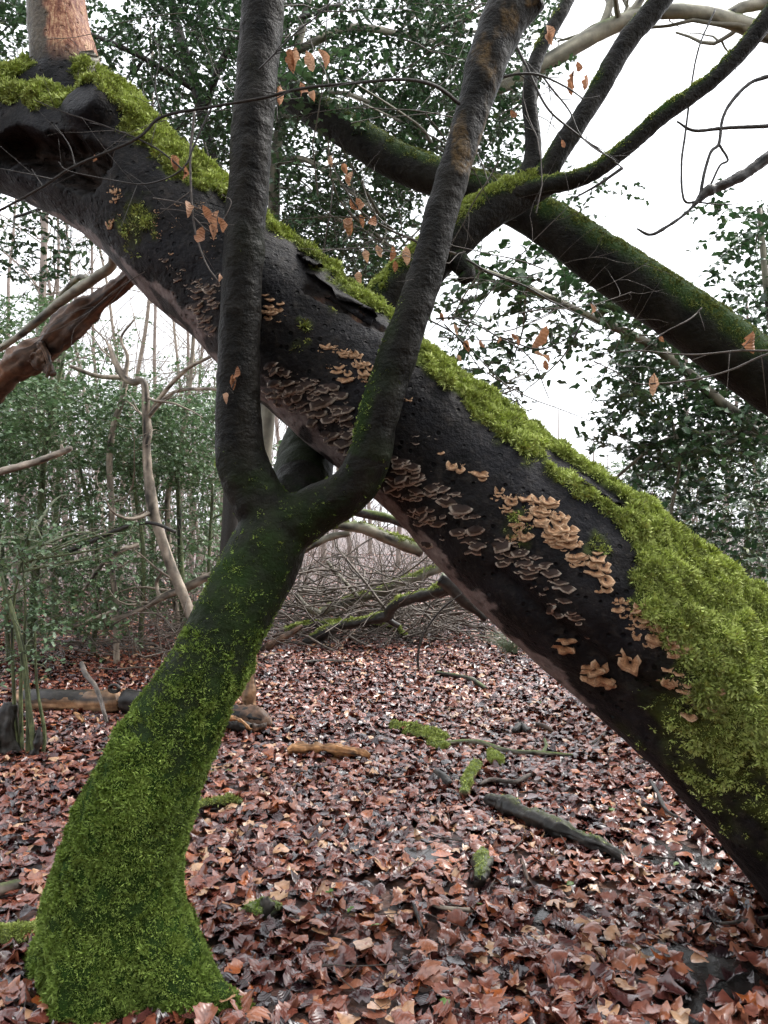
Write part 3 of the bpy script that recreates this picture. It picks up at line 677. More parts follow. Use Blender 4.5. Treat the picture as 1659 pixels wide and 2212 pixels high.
mossy_tube('branch', [(1120,420,3.7,30),(1150,350,3.7,20),(1150,280,3.7,16),(1143,200,3.7,16),(1160,125,3.72,15),(1190,65,3.74,15),(1222,10,3.76,14),(1260,-70,3.8,12)], M_FORK, fork, 14, .45, 1, .12, (14000, .012))
mossy_tube('branch', [(1130,425,3.7,32),(1180,370,3.68,24),(1232,290,3.66,22),(1290,200,3.66,22),(1350,95,3.66,23),(1395,40,3.66,23),(1440,-15,3.66,22),(1520,-120,3.7,18)], M_FORK, fork, 14, .35, 2, .14, (9000, .011))
mossy_tube('branch', [(1070,440,3.68,36),(1130,415,3.66,26),(1190,400,3.64,20),(1270,378,3.62,18),(1345,325,3.6,17),(1430,250,3.58,19),(1530,180,3.56,17),(1600,112,3.54,18),(1665,30,3.52,20),(1760,-90,3.5,18)], M_FORK, fork, 14, .5, 3, .12, (14000, .012))
mossy_tube('branch', [(985,560,3.64,26),(1010,590,3.6,18),(998,606,3.58,10)], M_FORK, fork, 10, .3, 4)

# ------------------------------------------------------------------ the second fallen trunk, behind
t2 = thing('fallen_tree', 'smoother mossy trunk slanting behind the forked tree against the white sky', 'fallen tree')
ob = mossy_tube('trunk', [(535,150,4.65,22),(600,185,4.62,30),(700,250,4.55,36),(860,350,4.45,40),(1010,405,4.35,40),(1150,462,4.28,46),(1300,562,4.2,54),(1480,685,4.12,62),(1659,815,4.05,66),(1900,985,3.98,72),(2300,1270,3.9,84),(2700,1560,3.85,98),(3250,1950,3.8,115)], M_FORK, t2, 36, .52, 21, .05, None, 150)
V = verts(ob.data); N = norms(ob.data)
ms = sstep(.05, .5, N[:, 2]*.9+.45*fbm(V, 3, 3, 5)+.25*fbm(V, 12, 2, 6)+.16)*sstep(-1.2, .6, V[:, 0])
ob.data.attributes['moss'].data.foreach_set('value', (ms*.75).astype(np.float32))
tag(moss_tufts(ob.data, 20000, ms*(V[:, 0] < 3.2)*np.clip(.7+.8*fbm(V, 14, 2, 5), .1, 1.2), 0.012, 33, 4).build('moss', M_MOSS_O, t2, False), kind='stuff')

# ------------------------------------------------------------------ thin twigs with withered beech leaves
BR = []
for q in range(6):
    t = leaf_t(9, .25, (-.6, .8, 1.2, -1.0, .6, 1.4)[q], (.3, -.5, .5, .2, -.3, .4)[q], 300+q, 0, .10, (.2, -.4, .5, -.1, .4, -.6)[q])
    V_ = t[0].copy(); V_[:, 1] += .5
    m_ = mesh('leaf', V_, t[1], t[2]); attr(m_, 'u', t[3]); attr(m_, 'rnd', np.full(len(V_), (.1, .9, .5, .3, .7, 1.)[q])); m_.materials.append(M_BRONZE); BR.append(m_)
gb = np.random.default_rng(5)
def spray(name, lines, leaves, parent=None, m=None, side=0, hang=1.0):
    """lines: lists of (px,py,depth,r_px); leaves: (px,py,length_px[,lean]) hung from the nearest twig"""
    mb = MB(); allp = []
    for ln in lines:
        c, r = pxpath(ln); c = c+.004*fbm(c*1.0, 9, 2, 4)[:, None]*np.array([1, .5, 1]); mb.tube(c, r, 5, moss=0.0); allp.append(c)
        for q in range(int(side*len(c)/10)):
            k = gb.integers(2, len(c)-1); d = unit(unit(c[k]-c[k-1])*.7+gb.normal(size=3)*.6); L = gb.uniform(.06, .22)
            tt = np.linspace(0, 1, 5)[:, None]; cc = c[k]+d*L*tt+np.array([0, 0, -.15])*L*tt*tt*gb.normal(); mb.tube(cc, np.linspace(max(r[k]*.55, .0009), .0006, 5), 4, moss=0.0); allp.append(cc)
    A = np.vstack(allp); todo = []
    for lf in leaves:
        x, y, L = lf[:3]; a = lf[3] if len(lf) > 3 else gb.normal(0, 18)
        D = A[:, 1]; pr = np.stack([CX+A[:, 0]/D*F, HOR-(A[:, 2]-EYE)/D*F], 1); k = np.argmin(((pr-np.array([x, y-L/2]))**2).sum(1))
        top = P(x-math.sin(math.radians(a))*-L/2*.6, y-L/2, A[k, 1]); mb.tube(crom([A[k], (A[k]+top)/2+np.array([0, 0, .006]), top], 5), .0011, 4, moss=0.0); todo.append((top, L*A[k, 1]/F, a))
    o = mb.build(name, m or M_TWIG_D, parent)
    for top, L, a in todo:
        d = unit(np.array([math.sin(math.radians(a)), gb.normal(0, .25), -math.cos(math.radians(a))*hang])); nrm = np.array([gb.normal(0, .5), -1, .3+gb.normal(0, .3)])
        R = basis(d[None], nrm[None])[0]; lo = link('leaf', BR[int(gb.integers(0, 6))], None, o); w_ = gb.uniform(.75, 1.15)
        lo.matrix_basis = Matrix([list(R[q]*np.array([L*w_, L, L]))+[top[q]] for q in range(3)]+[[0, 0, 0, 1]])
    return o
def flat(l, d, r): return [(x, y, d, r*(1-.55*i/max(1, len(l)-1))) for i, (x, y) in enumerate(l)]
spray('twig', [[(992,224,2.78,4.5),(940,186,2.66,4.2),(880,172,2.6,3.8),(780,178,2.56,3.4),(650,192,2.52,3.6),(560,213,2.52,3.4),(464,230,2.52,3.2),(350,252,2.52,3.4),(294,300,2.53,3.2),(162,358,2.54,3.0),(92,403,2.55,2.8),(0,454,2.56,2.6),(-160,540,2.6,2)],
    flat([(403,375),(350,330),(294,298),(220,268),(157,249),(110,232),(73,216)], 2.53, 2.2), flat([(459,228),(420,314),(400,358),(364,384),(311,398),(260,392),(151,370),(126,350)], 2.52, 2.4),
    flat([(162,358),(151,314),(120,269)], 2.54, 1.8), flat([(350,252),(335,180),(345,120),(320,60)], 2.53, 1.8), flat([(92,403),(68,365)], 2.55, 1.4), flat([(311,398),(268,368)], 2.52, 1.2)],
    [(207,342,16),(372,352,36,10),(402,372,30,-12)], fork, None, 1.0)
spray('twig', [flat([(420,240),(412,330),(413,400),(420,490),(440,560),(474,612)], 2.6, 3.2), flat([(418,470),(460,500),(500,440),(480,420)], 2.6, 1.8), flat([(330,428),(400,440),(440,455),(468,470)], 2.6, 1.6), flat([(345,452),(400,456),(440,468)], 2.6, 1.2)],
    [(405,450,40,5),(435,463,36,25),(468,475,46,-5),(470,490,38,20),(440,512,40,-14),(455,500,36,10),(477,600,18)], fork, M_TWIG, .6)
spray('twig', [flat([(560,150),(600,110),(640,70),(690,30),(760,-40)], 2.7, 2.4), flat([(600,110),(650,95),(690,100)], 2.68, 1.6), flat([(600,260),(600,180),(630,150)], 2.7, 1.6)],
    [(622,130,50,10),(640,122,40,-8),(658,135,48,18),(686,125,42,25),(606,204,40,-5),(650,204,44,8),(617,207,34,-15),(672,206,26,10)], fork, None, .8)
spray('twig', [flat([(500,840),(512,815),(520,795)], 2.74, 1.6), flat([(504,850),(490,835)], 2.74, 1.2)], [(502,826,34,0),(517,808,30,-14),(488,860,30,4)], fork)
spray('twig', [[(985,548,3.3,3.4),(930,535,3.28,3),(880,512,3.25,3),(830,488,3.22,2.6),(780,455,3.2,2.4),(740,400,3.2,2),(705,335,3.2,1.4)], flat([(880,512),(800,520),(770,560),(765,595)], 3.2, 1.8), flat([(830,488),(790,470),(700,470),(610,475)], 3.2, 2.0), flat([(780,455),(760,395),(770,360)], 3.2, 1.4)],
    [(713,350,24),(737,366,26,20),(762,385,30,-20),(742,392,22),(768,447,34,20),(752,445,28,30),(757,486,46,-6),(775,478,30,14),(748,490,38,10),(812,486,34,-18),(787,552,30),(810,545,32,20),(772,600,32,8),(852,548,34,-10),(876,552,40,5),(580,522,36,8),(853,575,24),(718,345,20)], fork, M_TWIG, 1.4)
spray('twig', [flat([(1085,168),(1120,160),(1170,163),(1225,190),(1260,215)], 2.9, 3.4), flat([(1170,163),(1230,240),(1260,300),(1330,350)], 3.0, 2.4), flat([(1110,90),(1140,150),(1180,230),(1235,280),(1290,320),(1345,362)], 3.3, 3.4), flat([(1345,362),(1290,400),(1240,428)], 3.3, 4)],
    [(1246,150,30),(1236,170,36),(1228,190,30,12),(1270,178,34,-10),(1184,70,40,5),(1176,85,30),(1100,252,24,30),(1212,312,18,20)], fork, M_TWIG_D, 1.6)
spray('twig', [flat([(1005,560),(1060,590),(1140,620),(1200,655),(1290,700)], 3.2, 3), flat([(940,690),(1000,690),(1080,730),(1150,780),(1185,860)], 3.1, 2.4), flat([(1080,730),(1165,755),(1240,720),(1260,690)], 3.0, 2.0), flat([(925,690),(980,720),(1010,760),(1040,800)], 3.2, 2.2), flat([(960,700),(1020,760),(1090,830),(1130,880)], 3.2, 1.8)],
    [(1192,735,58,-32),(1165,778,28,40),(1175,790,24),(978,712,26,20),(1002,750,30,15),(950,686,22),(1100,733,22,50),(1085,735,18),(1118,740,16),(1030,745,22,40),(1148,770,22,60),(985,775,18)], fork, M_TWIG_D, 2.0)
tw = thing('beech_twig', 'thin bare beech twig holding few curled leaves beside the mossy back trunk', 'twig')
spray('stem', [flat([(1900,700),(1760,745),(1659,758),(1598,758),(1514,766),(1457,765),(1390,757),(1330,761)], 2.5, 3), flat([(1760,745),(1659,765),(1579,799),(1498,820),(1417,828),(1368,826),(1322,799),(1282,780)], 2.5, 2.6), flat([(1598,758),(1615,740),(1625,725)], 2.5, 1.2), flat([(1517,664),(1490,690),(1440,715),(1410,740),(1390,757)], 2.5, 1.6)],
    [(1622,741,48,4),(1414,832,50,-5),(1418,738,18,60),(1278,668,24,10)], tw, M_TWIG, 1.0)
rooted(tw, P(1760, 745, 2.5))

# ------------------------------------------------------------------ branching stems
def grow(p, d, L, r, lev, g, out, up=.1, wig=.18, nsub=(3, 6), spread=.8, k=6):
    pts = [np.array(p, float)]; d = unit(np.array(d, float))
    for q in range(k):
        d = unit(d+g.normal(size=3)*wig+np.array([0, 0, up])*.3); pts.append(pts[-1]+d*L/k)
    out.append((np.array(pts), np.linspace(r, r*(.35 if lev else .25), k+1)))
    if lev > 0:
        for q in range(int(g.integers(*nsub))):
            t = g.uniform(.25, 1); i = min(int(t*k), k-1); f_ = t*k-i; b = pts[i]*(1-f_)+pts[i+1]*f_
            tg = unit(pts[i+1]-pts[i]); sd = unit(np.cross(tg, g.normal(size=3))); nd = unit(tg*.7+sd*spread)
            grow(b, nd, L*g.uniform(.4, .7)*(1.15-.5*t), max(r*(1-.6*t)*.55, .001), lev-1, g, out, up, wig, nsub, spread, max(3, k-1))
def tubes(out, n, m, name, parent):
    mb = MB()
    for c, r in out: mb.tube(c, r, n, False, moss=0.0)
    return mb.build(name, m, parent)

g = np.random.default_rng(31); out = []
for q in range(74):
    x, y = (g.uniform(340, 1200), g.uniform(-20, 620)) if q < 52 else (g.uniform(930, 1280), g.uniform(540, 880)); p = P(x, y, g.uniform(3.0, 4.4))
    grow(p, np.array([g.normal(), g.normal(0, .4), g.normal(.1, .6)]), g.uniform(.35, 1.1), g.uniform(.0018, .0042), 1, g, out, -.02, .14, (2, 6), .55, 8)
tag(tubes(out, 4, M_TWIG, 'twigs', fork), kind='stuff')
g = np.random.default_rng(32); out = []
for q in range(170):
    d = g.uniform(2.3, 10); x = g.uniform(-.5, .55)*d; a = g.uniform(0, 6.28); p = np.array([x, d, H(x, d)+.045])
    grow(p, np.array([math.cos(a), math.sin(a), g.normal(0, .05)]), g.uniform(.08, .45), g.uniform(.0015, .0045), int(g.random() < .4), g, out, 0, .12, (1, 3), .6, 5)
tw_ = tubes(out, 4, M_TWIG, 'fallen_twigs', None); tag(tw_, 'small thin twigs strewn over the wet leaf litter', 'twigs', kind='stuff')

# ------------------------------------------------------------------ holly: sprays of leaves on twigs
def holly_sprays(zones, seed, ms, size=.05, per=(8, 13), thr=-.25, nsc=1.6, fine=False, tw_r=.0018, flatf=.35):
    """zones: (px0,py0,px1,py1,depth0,depth1,count)"""
    g = np.random.default_rng(seed); P0 = []; TW = MB(); LP = []; LD = []; LU = []; LS = []
    for (x0, y0, x1, y1, d0, d1, n) in zones:
        k = 0; tries = 0
        while k < n and tries < n*8:
            tries += 1; p = P(g.uniform(x0, x1), g.uniform(y0, y1), g.uniform(d0, d1))
            if fbm(p[None], nsc, 3, seed)[0] < thr+g.normal(0, .08): continue
            k += 1; d = unit(np.array([g.normal(), g.normal()*.8, g.normal()*.5-.12])); L = g.uniform(.18, .42)*size/.05
            tt = np.linspace(0, 1, 5)[:, None]; c = p+d*L*(tt-.3)+np.array([0, 0, -.18])*L*tt*tt+g.normal(size=3)*.04*L*tt*(1-tt)*4
            TW.tube(c, np.linspace(tw_r*1.6, tw_r*.7, 5), 3, False, moss=0.0); P0.append(c[0])
            m = int(g.integers(*per)); ts = np.linspace(.08, 1, m)+g.normal(0, .02, m); ts = np.clip(ts, 0, 1)
            q = c[0]+(c[-1]-c[0])*ts[:, None]; base_ = crom(c, 21)[(ts*20).astype(int)]
            sd = unit(np.cross(d, np.array([0, 0, 1.])))*np.where(np.arange(m) % 2, 1, -1)[:, None]
            ld = unit(d*.55+sd*.8+g.normal(size=(m, 3))*.38); LP.append(base_); LD.append(ld); LU.append(unit(np.array([0, 0, 1.])+g.normal(size=(m, 3))*flatf)); LS.append(size*g.uniform(.7, 1.25, m))
    LP = np.vstack(LP); LD = np.vstack(LD); LU = np.vstack(LU); LS = np.concatenate(LS); n = len(LP); R = basis(LD, LU)
    rn = np.clip(.45+.30*fbm(LP, 2.5, 2, seed+1)+g.normal(0, .18, n), 0, 1); mb = IB(); pick = g.integers(0, 3, n); TT = HOLLY_F if fine else HOLLY
    for q in range(3):
        s_ = pick == q; scatter(mb, TT[q], LP[s_], R[s_], LS[s_], rn[s_])
    return mb, TW, np.array(P0), (LP, R, LS)
def holly(name, label, cat, stems, zones, seed, bark, size=.05, leafm=None, group=None, boughs=40, thr=-.25, nsc=1.6, fine=False, per=(8, 13), single=0):
    e = thing(name, label, cat, group); mb, TW, P0, L3 = holly_sprays(zones, seed, bark, size, per, thr, nsc, fine)
    g = np.random.default_rng(seed+500); sp = []
    for q, st in enumerate(stems):
        c, r = pxpath(st); c[0, 2] = min(c[0, 2], H(c[0, 0], c[0, 1])-.03) if q == 0 else c[0, 2]
        o = mossy_world('trunk' if q == 0 else 'branch', c, r, bark, e, 10, .12 if q == 0 else 0.0, seed+q, .06); sp.append(c)
    S = np.vstack(sp)
    bm_ = MB()                                            # boughs carry the sprays back to the stem
    idx = g.choice(len(P0), min(boughs, len(P0)), replace=False)
    for i in idx:
        p = P0[i]; cand = S[np.argsort(((S-p)**2).sum(1))[:12]]; a = cand[g.integers(0, len(cand))]; mid = (a+p)/2+g.normal(size=3)*.08*np.linalg.norm(p-a)
        c = crom([a, mid, p], 9); L = np.linalg.norm(p-a); bm_.tube(c, np.linspace((.004+.006*L)*(.55 if fine else 1), .0020, 9), 5, False, moss=0.0)
    tag(bm_.build('boughs', bark, e), kind='stuff'); tag(TW.build('twigs', M_TWIG_D if not fine else M_GREENSTEM, e), kind='stuff'); tag(mb.build('crown', leafm or M_HOLLY, e, False), kind='stuff')
    if single:                                             # the leaves that stand out singly against the sky
        LP, R, LS = L3; mm = []
        for q in range(6):
            t = HOLLY[q % 4]; m_ = mesh('leaf', t[0], t[1], t[2], False); attr(m_, 'u', t[3]); attr(m_, 'rnd', np.full(len(t[0]), .3+.12*q)); m_.materials.append(leafm or M_HOLLY); mm.append(m_)
        for i in np.argsort(L3[0][:, 1])[:single]:
            p = LP[i]+g.normal(size=3)*np.array([.02, .02, .02]); lo = link('leaf', mm[int(g.integers(0, 6))], None, e)
            lo.matrix_basis = Matrix([list(R[i][q]*LS[i]*1.05)+[p[q]] for q in range(3)]+[[0, 0, 0, 1]])
    rooted(e, sp[0][0]); return e

holly('holly_tree', 'tall pale stemmed holly rising behind the forked limbs with dense dark crown', 'tree',
    [[(500,1490,7.0,20),(540,1200,7.0,18),(575,930,7.0,17),(588,640,6.9,15),(592,430,6.8,13),(600,300,6.7,11),(640,120,6.6,9),(690,-120,6.5,6)],
     [(592,500,6.9,9),(640,478,6.6,6),(700,470,6.4,6),(770,490,6.2,4),(860,540,6.1,2.5)], [(596,350,6.8,8),(660,345,6.5,6),(740,400,6.3,5),(830,470,6.1,3)], [(640,110,6.6,9),(760,60,6.3,8),(900,75,6.1,6),(1040,30,6.0,4)], [(610,260,6.6,6),(720,200,6.2,5),(850,250,6.0,4),(960,330,5.9,2.5)]],
    [(600,-60,1000,240,5.2,7.6,420),(610,240,900,640,5.4,7.8,560),(860,200,1120,420,5.4,7.4,230),(980,-60,1200,220,5.6,7.6,170),(1130,380,1330,470,5.4,6.6,26),(640,420,800,620,6.5,8,160),(600,120,780,300,4.2,4.5,26)], 11, M_GREYBARK, .052, boughs=70, thr=-.12)
holly('holly_tree', 'dense dark holly spreading behind the mossy broken trunk end and stripped limb', 'tree',
    [[(470,1465,7.6,20),(500,1100,7.6,19),(505,760,7.5,17),(480,450,7.3,15),(430,220,7.1,12),(380,40,7,9),(340,-160,6.9,6)], [(440,240,7.1,8),(500,100,6.8,8),(620,50,6.5,6),(740,10,6.3,4)], [(430,200,7.1,7),(300,120,6.8,6),(150,60,6.6,5),(20,40,6.5,3)], [(470,420,7.3,6),(330,400,6.6,5),(160,430,6.2,4),(30,470,6,3)]],
    [(190,-60,620,330,5.6,8.2,760),(-80,-60,200,180,6,8,170),(400,260,620,480,6,8,140),(-60,390,260,600,5.2,6.5,75),(300,-60,560,140,6,8,150),(-60,150,40,200,6,7,10)], 23, M_TWIG_D, .05, boughs=80, thr=-.16)
holly('holly_tree', 'holly with grey arching bough and leaves hanging over the right end of the trunk', 'tree',
    [[(1740,1420,6.6,26),(1735,1150,6.4,24),(1700,980,6.2,18),(1640,930,6.0,15),(1560,872,5.8,12),(1480,800,5.5,11),(1400,742,5.2,10),(1290,690,5.0,8),(1180,640,4.8,7),(1090,600,4.7,5),(1000,568,4.6,3)],
     [(1640,935,6.0,10),(1540,935,5.9,6),(1440,950,5.9,5),(1380,990,5.9,4),(1300,1060,6,3)], [(1590,950,6.0,5),(1500,975,5.8,4),(1420,990,5.7,2)], [(1735,1150,6.4,14),(1700,900,6.3,12),(1660,650,6.2,8),(1640,450,6.1,5)], [(1450,900,5.7,3),(1468,1000,5.7,3),(1450,1100,5.8,4),(1430,1220,5.9,4)]],
    [(1345,740,1700,990,5.2,6.8,330),(1540,440,1760,760,5.6,7.2,130),(1360,960,1700,1240,5.6,7.4,230),(1000,540,1330,660,4.7,5.6,46),(960,640,1200,900,4.8,5.8,44),(1200,640,1480,760,4.8,5.6,40),(1280,860,1360,960,5.5,6.2,10)], 37, M_GREYBARK, .074, boughs=60, thr=-.3, single=200)
holly('holly_bush', 'loose green holly thicket behind the peeled log', 'bush',
    [[(60,1440,8.6,9),(80,1200,8.6,8),(100,950,8.6,6),(140,760,8.6,4)], [(200,1430,8.8,6),(210,1200,8.8,5),(170,1000,8.8,4)], [(20,1440,8.4,5),(0,1150,8.4,4),(-40,900,8.4,3)]],
    [(-80,820,270,1010,7.6,9.8,620),(-80,1000,280,1360,7.6,9.6,620),(-60,640,150,860,8.5,10,200)], 51, M_GREENSTEM, .058, M_HOLLY_L, None, 90, -.2, 1.4, True)
holly('holly_bush', 'loose green holly thicket around the two crooked pale saplings', 'bush',
    [[(400,1440,9.2,8),(390,1200,9.2,6),(380,1000,9.2,5),(350,860,9.2,3)], [(300,1440,9,6),(310,1200,9,5),(280,1000,9,4)], [(450,1440,9,5),(450,1250,9,4),(460,1050,9,3)]],
    [(230,850,490,1020,8.2,10.2,480),(230,1000,500,1330,8.6,10.4,430),(560,960,640,1060,8,10,40)], 53, M_GREENSTEM, .058, M_HOLLY_L, None, 80, -.15, 1.4, True)
holly('holly_bush', 'paler holly thicket farther back, before the bare left wood', 'bush',
    [[(120,1370,11.5,8),(120,1150,11.5,6),(130,950,11.5,4)], [(330,1370,12,7),(330,1150,12,5),(350,950,12,4)], [(20,1370,12,6),(0,1150,12,5),(-20,900,12,4)]],
    [(-140,830,520,1010,10.6,13.5,620),(-140,990,520,1260,10.6,13.5,620),(-100,640,110,850,11,13,130),(60,740,260,850,10.6,13,90),(240,770,500,850,10.6,13,60),(150,680,300,780,11,13,24)], 55, M_GREENSTEM, .06, M_HOLLY_L, None, 90, -.25, 1.0, True)
holly('holly_bush', 'fine leaved twiggy holly bush behind the moss at the right end of the trunk', 'bush',
    [[(1500,1400,9,7),(1500,1250,9,6),(1480,1050,9,4)], [(1620,1400,9,7),(1610,1200,9,5),(1640,1000,9,4)], [(1440,1400,9.3,5),(1400,1150,9.3,4),(1370,1000,9.3,3)]],
    [(1330,1000,1480,1180,8.4,10,170),(1440,930,1720,1330,8.4,10.5,420)], 57, M_GREENSTEM, .048, M_HOLLY_L, None, 70, -.2, 1.4, True)
holly('holly_bush', 'thin stemmed holly sprouting from the black stump beside the peeled log', 'bush',
    [[(60,1648,5.0,6),(62,1550,5,6),(52,1420,5,5),(20,1300,5,5),(-20,1190,5,4)], [(48,1640,5.05,5),(45,1480,5.05,4),(55,1330,5.05,3),(48,1200,5.05,2)], [(75,1630,4.95,7),(62,1520,4.95,5),(40,1380,4.95,4),(0,1240,4.95,3)], [(92,1640,4.98,4),(96,1580,5,4),(80,1480,5,3),(75,1350,5,2)], [(40,1630,5.05,5),(30,1500,5.05,4),(30,1300,5.05,3),(70,1120,5.05,2)]],
    [(-60,1080,120,1480,4.5,5.5,60),(60,1050,330,1260,5.5,7,22)], 59, M_GREENSTEM, .042, M_HOLLY_L, None, 36, -.4, 1.4)

# unseen hollies added behind the viewpoint to shade this side of the stems
for q, (x, y, h_, lab) in enumerate([(-2.9, -2.4, 8.5, 'unseen dense holly added for shade behind the viewpoint, towards the left thicket'), (.3, -3.2, 9.5, 'unseen dense holly added for shade behind the viewpoint, facing the arch'), (3.5, -2.6, 8.0, 'unseen dense holly added for shade behind the viewpoint, facing the trunk foot')]):
    g = np.random.default_rng(900+q); e = thing('holly_tree', lab, 'tree'); c = np.array([[x, y, -.05], [x+.1, y, h_*.4], [x, y+.1, h_*.8], [x, y, h_]]); mossy_world('trunk', crom(c, 20), np.linspace(.12, .03, 20), M_GREYBARK, e, 9)
    n = 9000; th = g.uniform(0, 6.28, n); zz = g.uniform(.5, h_+.6, n); rad = 1.75*np.sqrt(g.random(n))*np.clip(1.15-(zz/h_)**3*.7, .3, 1); LP = np.stack([x+rad*np.cos(th), y+.8*rad*np.sin(th), zz], 1)
    mb = IB(); scatter(mb, HOLLY[q], LP, basis(unit(g.normal(size=(n, 3))), unit(np.array([0, 0, 1.])+.6*g.normal(size=(n, 3)))), g.uniform(.10, .16, n), g.random(n)*.8); tag(mb.build('crown', M_HOLLY, e, False), kind='stuff'); rooted(e, (x, y, 0))

# ------------------------------------------------------------------ crooked saplings, broken hanging boughs
def stick(name, label, cat, pts, m, group=None, n=9, moss=.0, seed=0, rough=.12, extra=(), tuft=None, partname='stem', side=None):
    e = thing(name, label, cat, group); c, r = pxpath(pts)
    mossy_world(partname, c, r, m, e, n, moss, seed, rough, tuft)
    for q, ex in enumerate(extra): mossy_tube('branch', ex, m, e, max(5, n-3), 0, seed+q+1, rough)
    if side:
        g = np.random.default_rng(seed+40); out = []
        for q in range(side):
            k = int(g.integers(len(c)//5, len(c)-1)); grow(c[k], g.normal(size=3)+np.array([0, 0, .4]), g.uniform(.4, 1.1), max(r[k]*.4, .004), 1, g, out, .1, .25, (2, 4))
        tag(tubes(out, 4, m, 'twigs', e), kind='stuff')
    rooted(e, c[np.argmin(c[:, 2])]); return e
stick('sapling', 'crooked pale sapling with a dark wound, standing before the left thicket', 'sapling', [(432,1440,8.0,12),(412,1330,8,11),(372,1230,8,11),(338,1130,8,11),(328,1085,8,13),(318,1000,8,9),(316,900,8,9),(311,828,8,8),(285,825,8,8),(266,812,8,8),(248,780,8,7),(236,745,8,4)], M_PALE, None, 9, 0, 3, .14, [[(318,905,8,5),(345,860,8,5),(400,800,7.8,5),(455,770,7.6,4)], [(312,910,8,5),(370,850,7.9,4),(440,840,7.7,4),(500,845,7.6,3)], [(270,815,8,6),(275,770,8,4),(262,730,8,3),(290,690,8,2)]], side=5)
stick('sapling', 'slimmer pale sapling with twisted stem beside the crooked one', 'sapling', [(252,1435,8.3,7),(250,1300,8.3,7),(238,1200,8.3,7),(242,1100,8.3,7),(236,1000,8.3,7),(246,920,8.3,7),(265,860,8.3,7),(272,815,8.3,6)], M_PALE, None, 8, 0, 5, .16, [[(262,815,8.2,6),(210,812,8,5),(150,790,7.9,4)]], side=4)
stick('sapling', 'straight thin sapling between the thicket and the forked tree', 'sapling', [(395,1440,9.4,6),(362,1130,9.4,6),(375,1010,9.4,6),(405,880,9.4,5),(420,700,9.4,4),(430,560,9.4,2)], M_PALE, None, 6, 0, 6, .1, side=5)
stick('broken_branch', 'brown rotten broken bough with splintered end, hanging at the left', 'branch', [(-160,960,4.2,22),(-40,870,4.2,24),(30,800,4.15,27),(85,760,4.1,30),(130,715,4.05,26),(190,668,4,22),(250,625,3.9,17),(300,580,3.75,14),(340,540,3.6,12)], M_ROTWOOD, None, 22, .0, 8, .30, [[(75,770,4.0,18),(98,790,4.0,14),(112,806,3.98,7),(122,806,3.98,2)], [(90,745,4.02,8),(108,792,3.98,6),(100,815,3.97,2)]], partname='bough')
stick('broken_branch', 'grey green curved bough running down behind the rotten one', 'branch', [(300,470,4.3,9),(250,545,4.4,10),(240,575,4.5,10),(200,605,4.6,11),(140,645,4.8,10),(85,690,5,9),(20,740,5.2,7),(-120,830,5.5,6)], M_GREYBARK, None, 12, .3, 9, .2, [[(200,605,4.6,6),(170,600,4.7,6),(130,640,4.9,6)]], partname='bough')
stick('dead_branch', 'bleached bare branch reaching across the low left thicket', 'branch', [(-60,1050,6.4,8),(0,1020,6.4,8),(70,1000,6.4,8),(130,978,6.4,7),(155,968,6.4,6)], M_PALE, None, 8, 0, 10, .2, [[(135,975,6.4,5),(132,960,6.4,3)]])
stick('dead_branch', 'black curved branch arching over the brush behind the left sapling', 'branch', [(150,1190,8,5),(220,1160,7.8,5),(280,1135,7.6,5),(330,1130,7.5,4),(380,1150,7.5,4)], M_DARKWOOD, None, 7, 0, 12, .2)
# bare boughs against the sky at the upper right
stick('bare_bough', 'mossy bare bough crossing the white sky above the forked branches', 'bough', [(1010,215,6.2,8),(1100,180,6.2,14),(1180,135,6.2,17),(1290,72,6.2,18),(1350,45,6.2,17),(1420,25,6.2,15),(1500,28,6.2,16),(1580,45,6.2,17),(1659,72,6.2,19),(1800,110,6.2,22)], M_GREYBARK, None, 14, .35, 14, .15, [[(1290,72,6.2,10),(1310,35,6.2,9),(1325,-20,6.2,8)], [(1330,50,6.2,10),(1370,20,6.2,9),(1400,-30,6.2,8)], [(1560,40,6.2,12),(1610,15,6.2,12),(1680,5,6.2,12)]], partname='stem', side=7)
stick('bare_bough', 'crooked bare branch with zigzag twigs hanging over the white sky', 'bough', [(1800,260,4.6,16),(1720,300,4.6,13),(1659,340,4.6,12),(1610,375,4.6,12),(1565,398,4.6,11),(1530,412,4.6,10),(1505,437,4.6,5),(1480,462,4.6,3),(1440,490,4.6,3),(1405,507,4.6,3),(1376,494,4.6,1.5)], M_DARKWOOD, None, 10, 0, 15, .22,
      [[(1512,430,4.6,4),(1520,380,4.6,3.5),(1535,330,4.6,3.5),(1553,310,4.6,3.5),(1560,260,4.6,3.5),(1580,220,4.6,4),(1620,180,4.6,4),(1665,163,4.6,5),(1760,130,4.6,5)], [(1553,312,4.6,3),(1572,345,4.6,2.5),(1555,358,4.6,2.5),(1535,400,4.6,2.5)], [(1760,262,4.6,6),(1659,272,4.6,5),(1570,276,4.6,4),(1500,282,4.6,3.5),(1462,262,4.6,2)], [(1510,435,4.6,3),(1478,432,4.6,2.5),(1472,360,4.6,2.5),(1480,290,4.6,2.5),(1505,120,4.6,2),(1545,20,4.6,2)], [(1510,437,4.6,2),(1555,442,4.6,1.5),(1595,440,4.6,1)]])

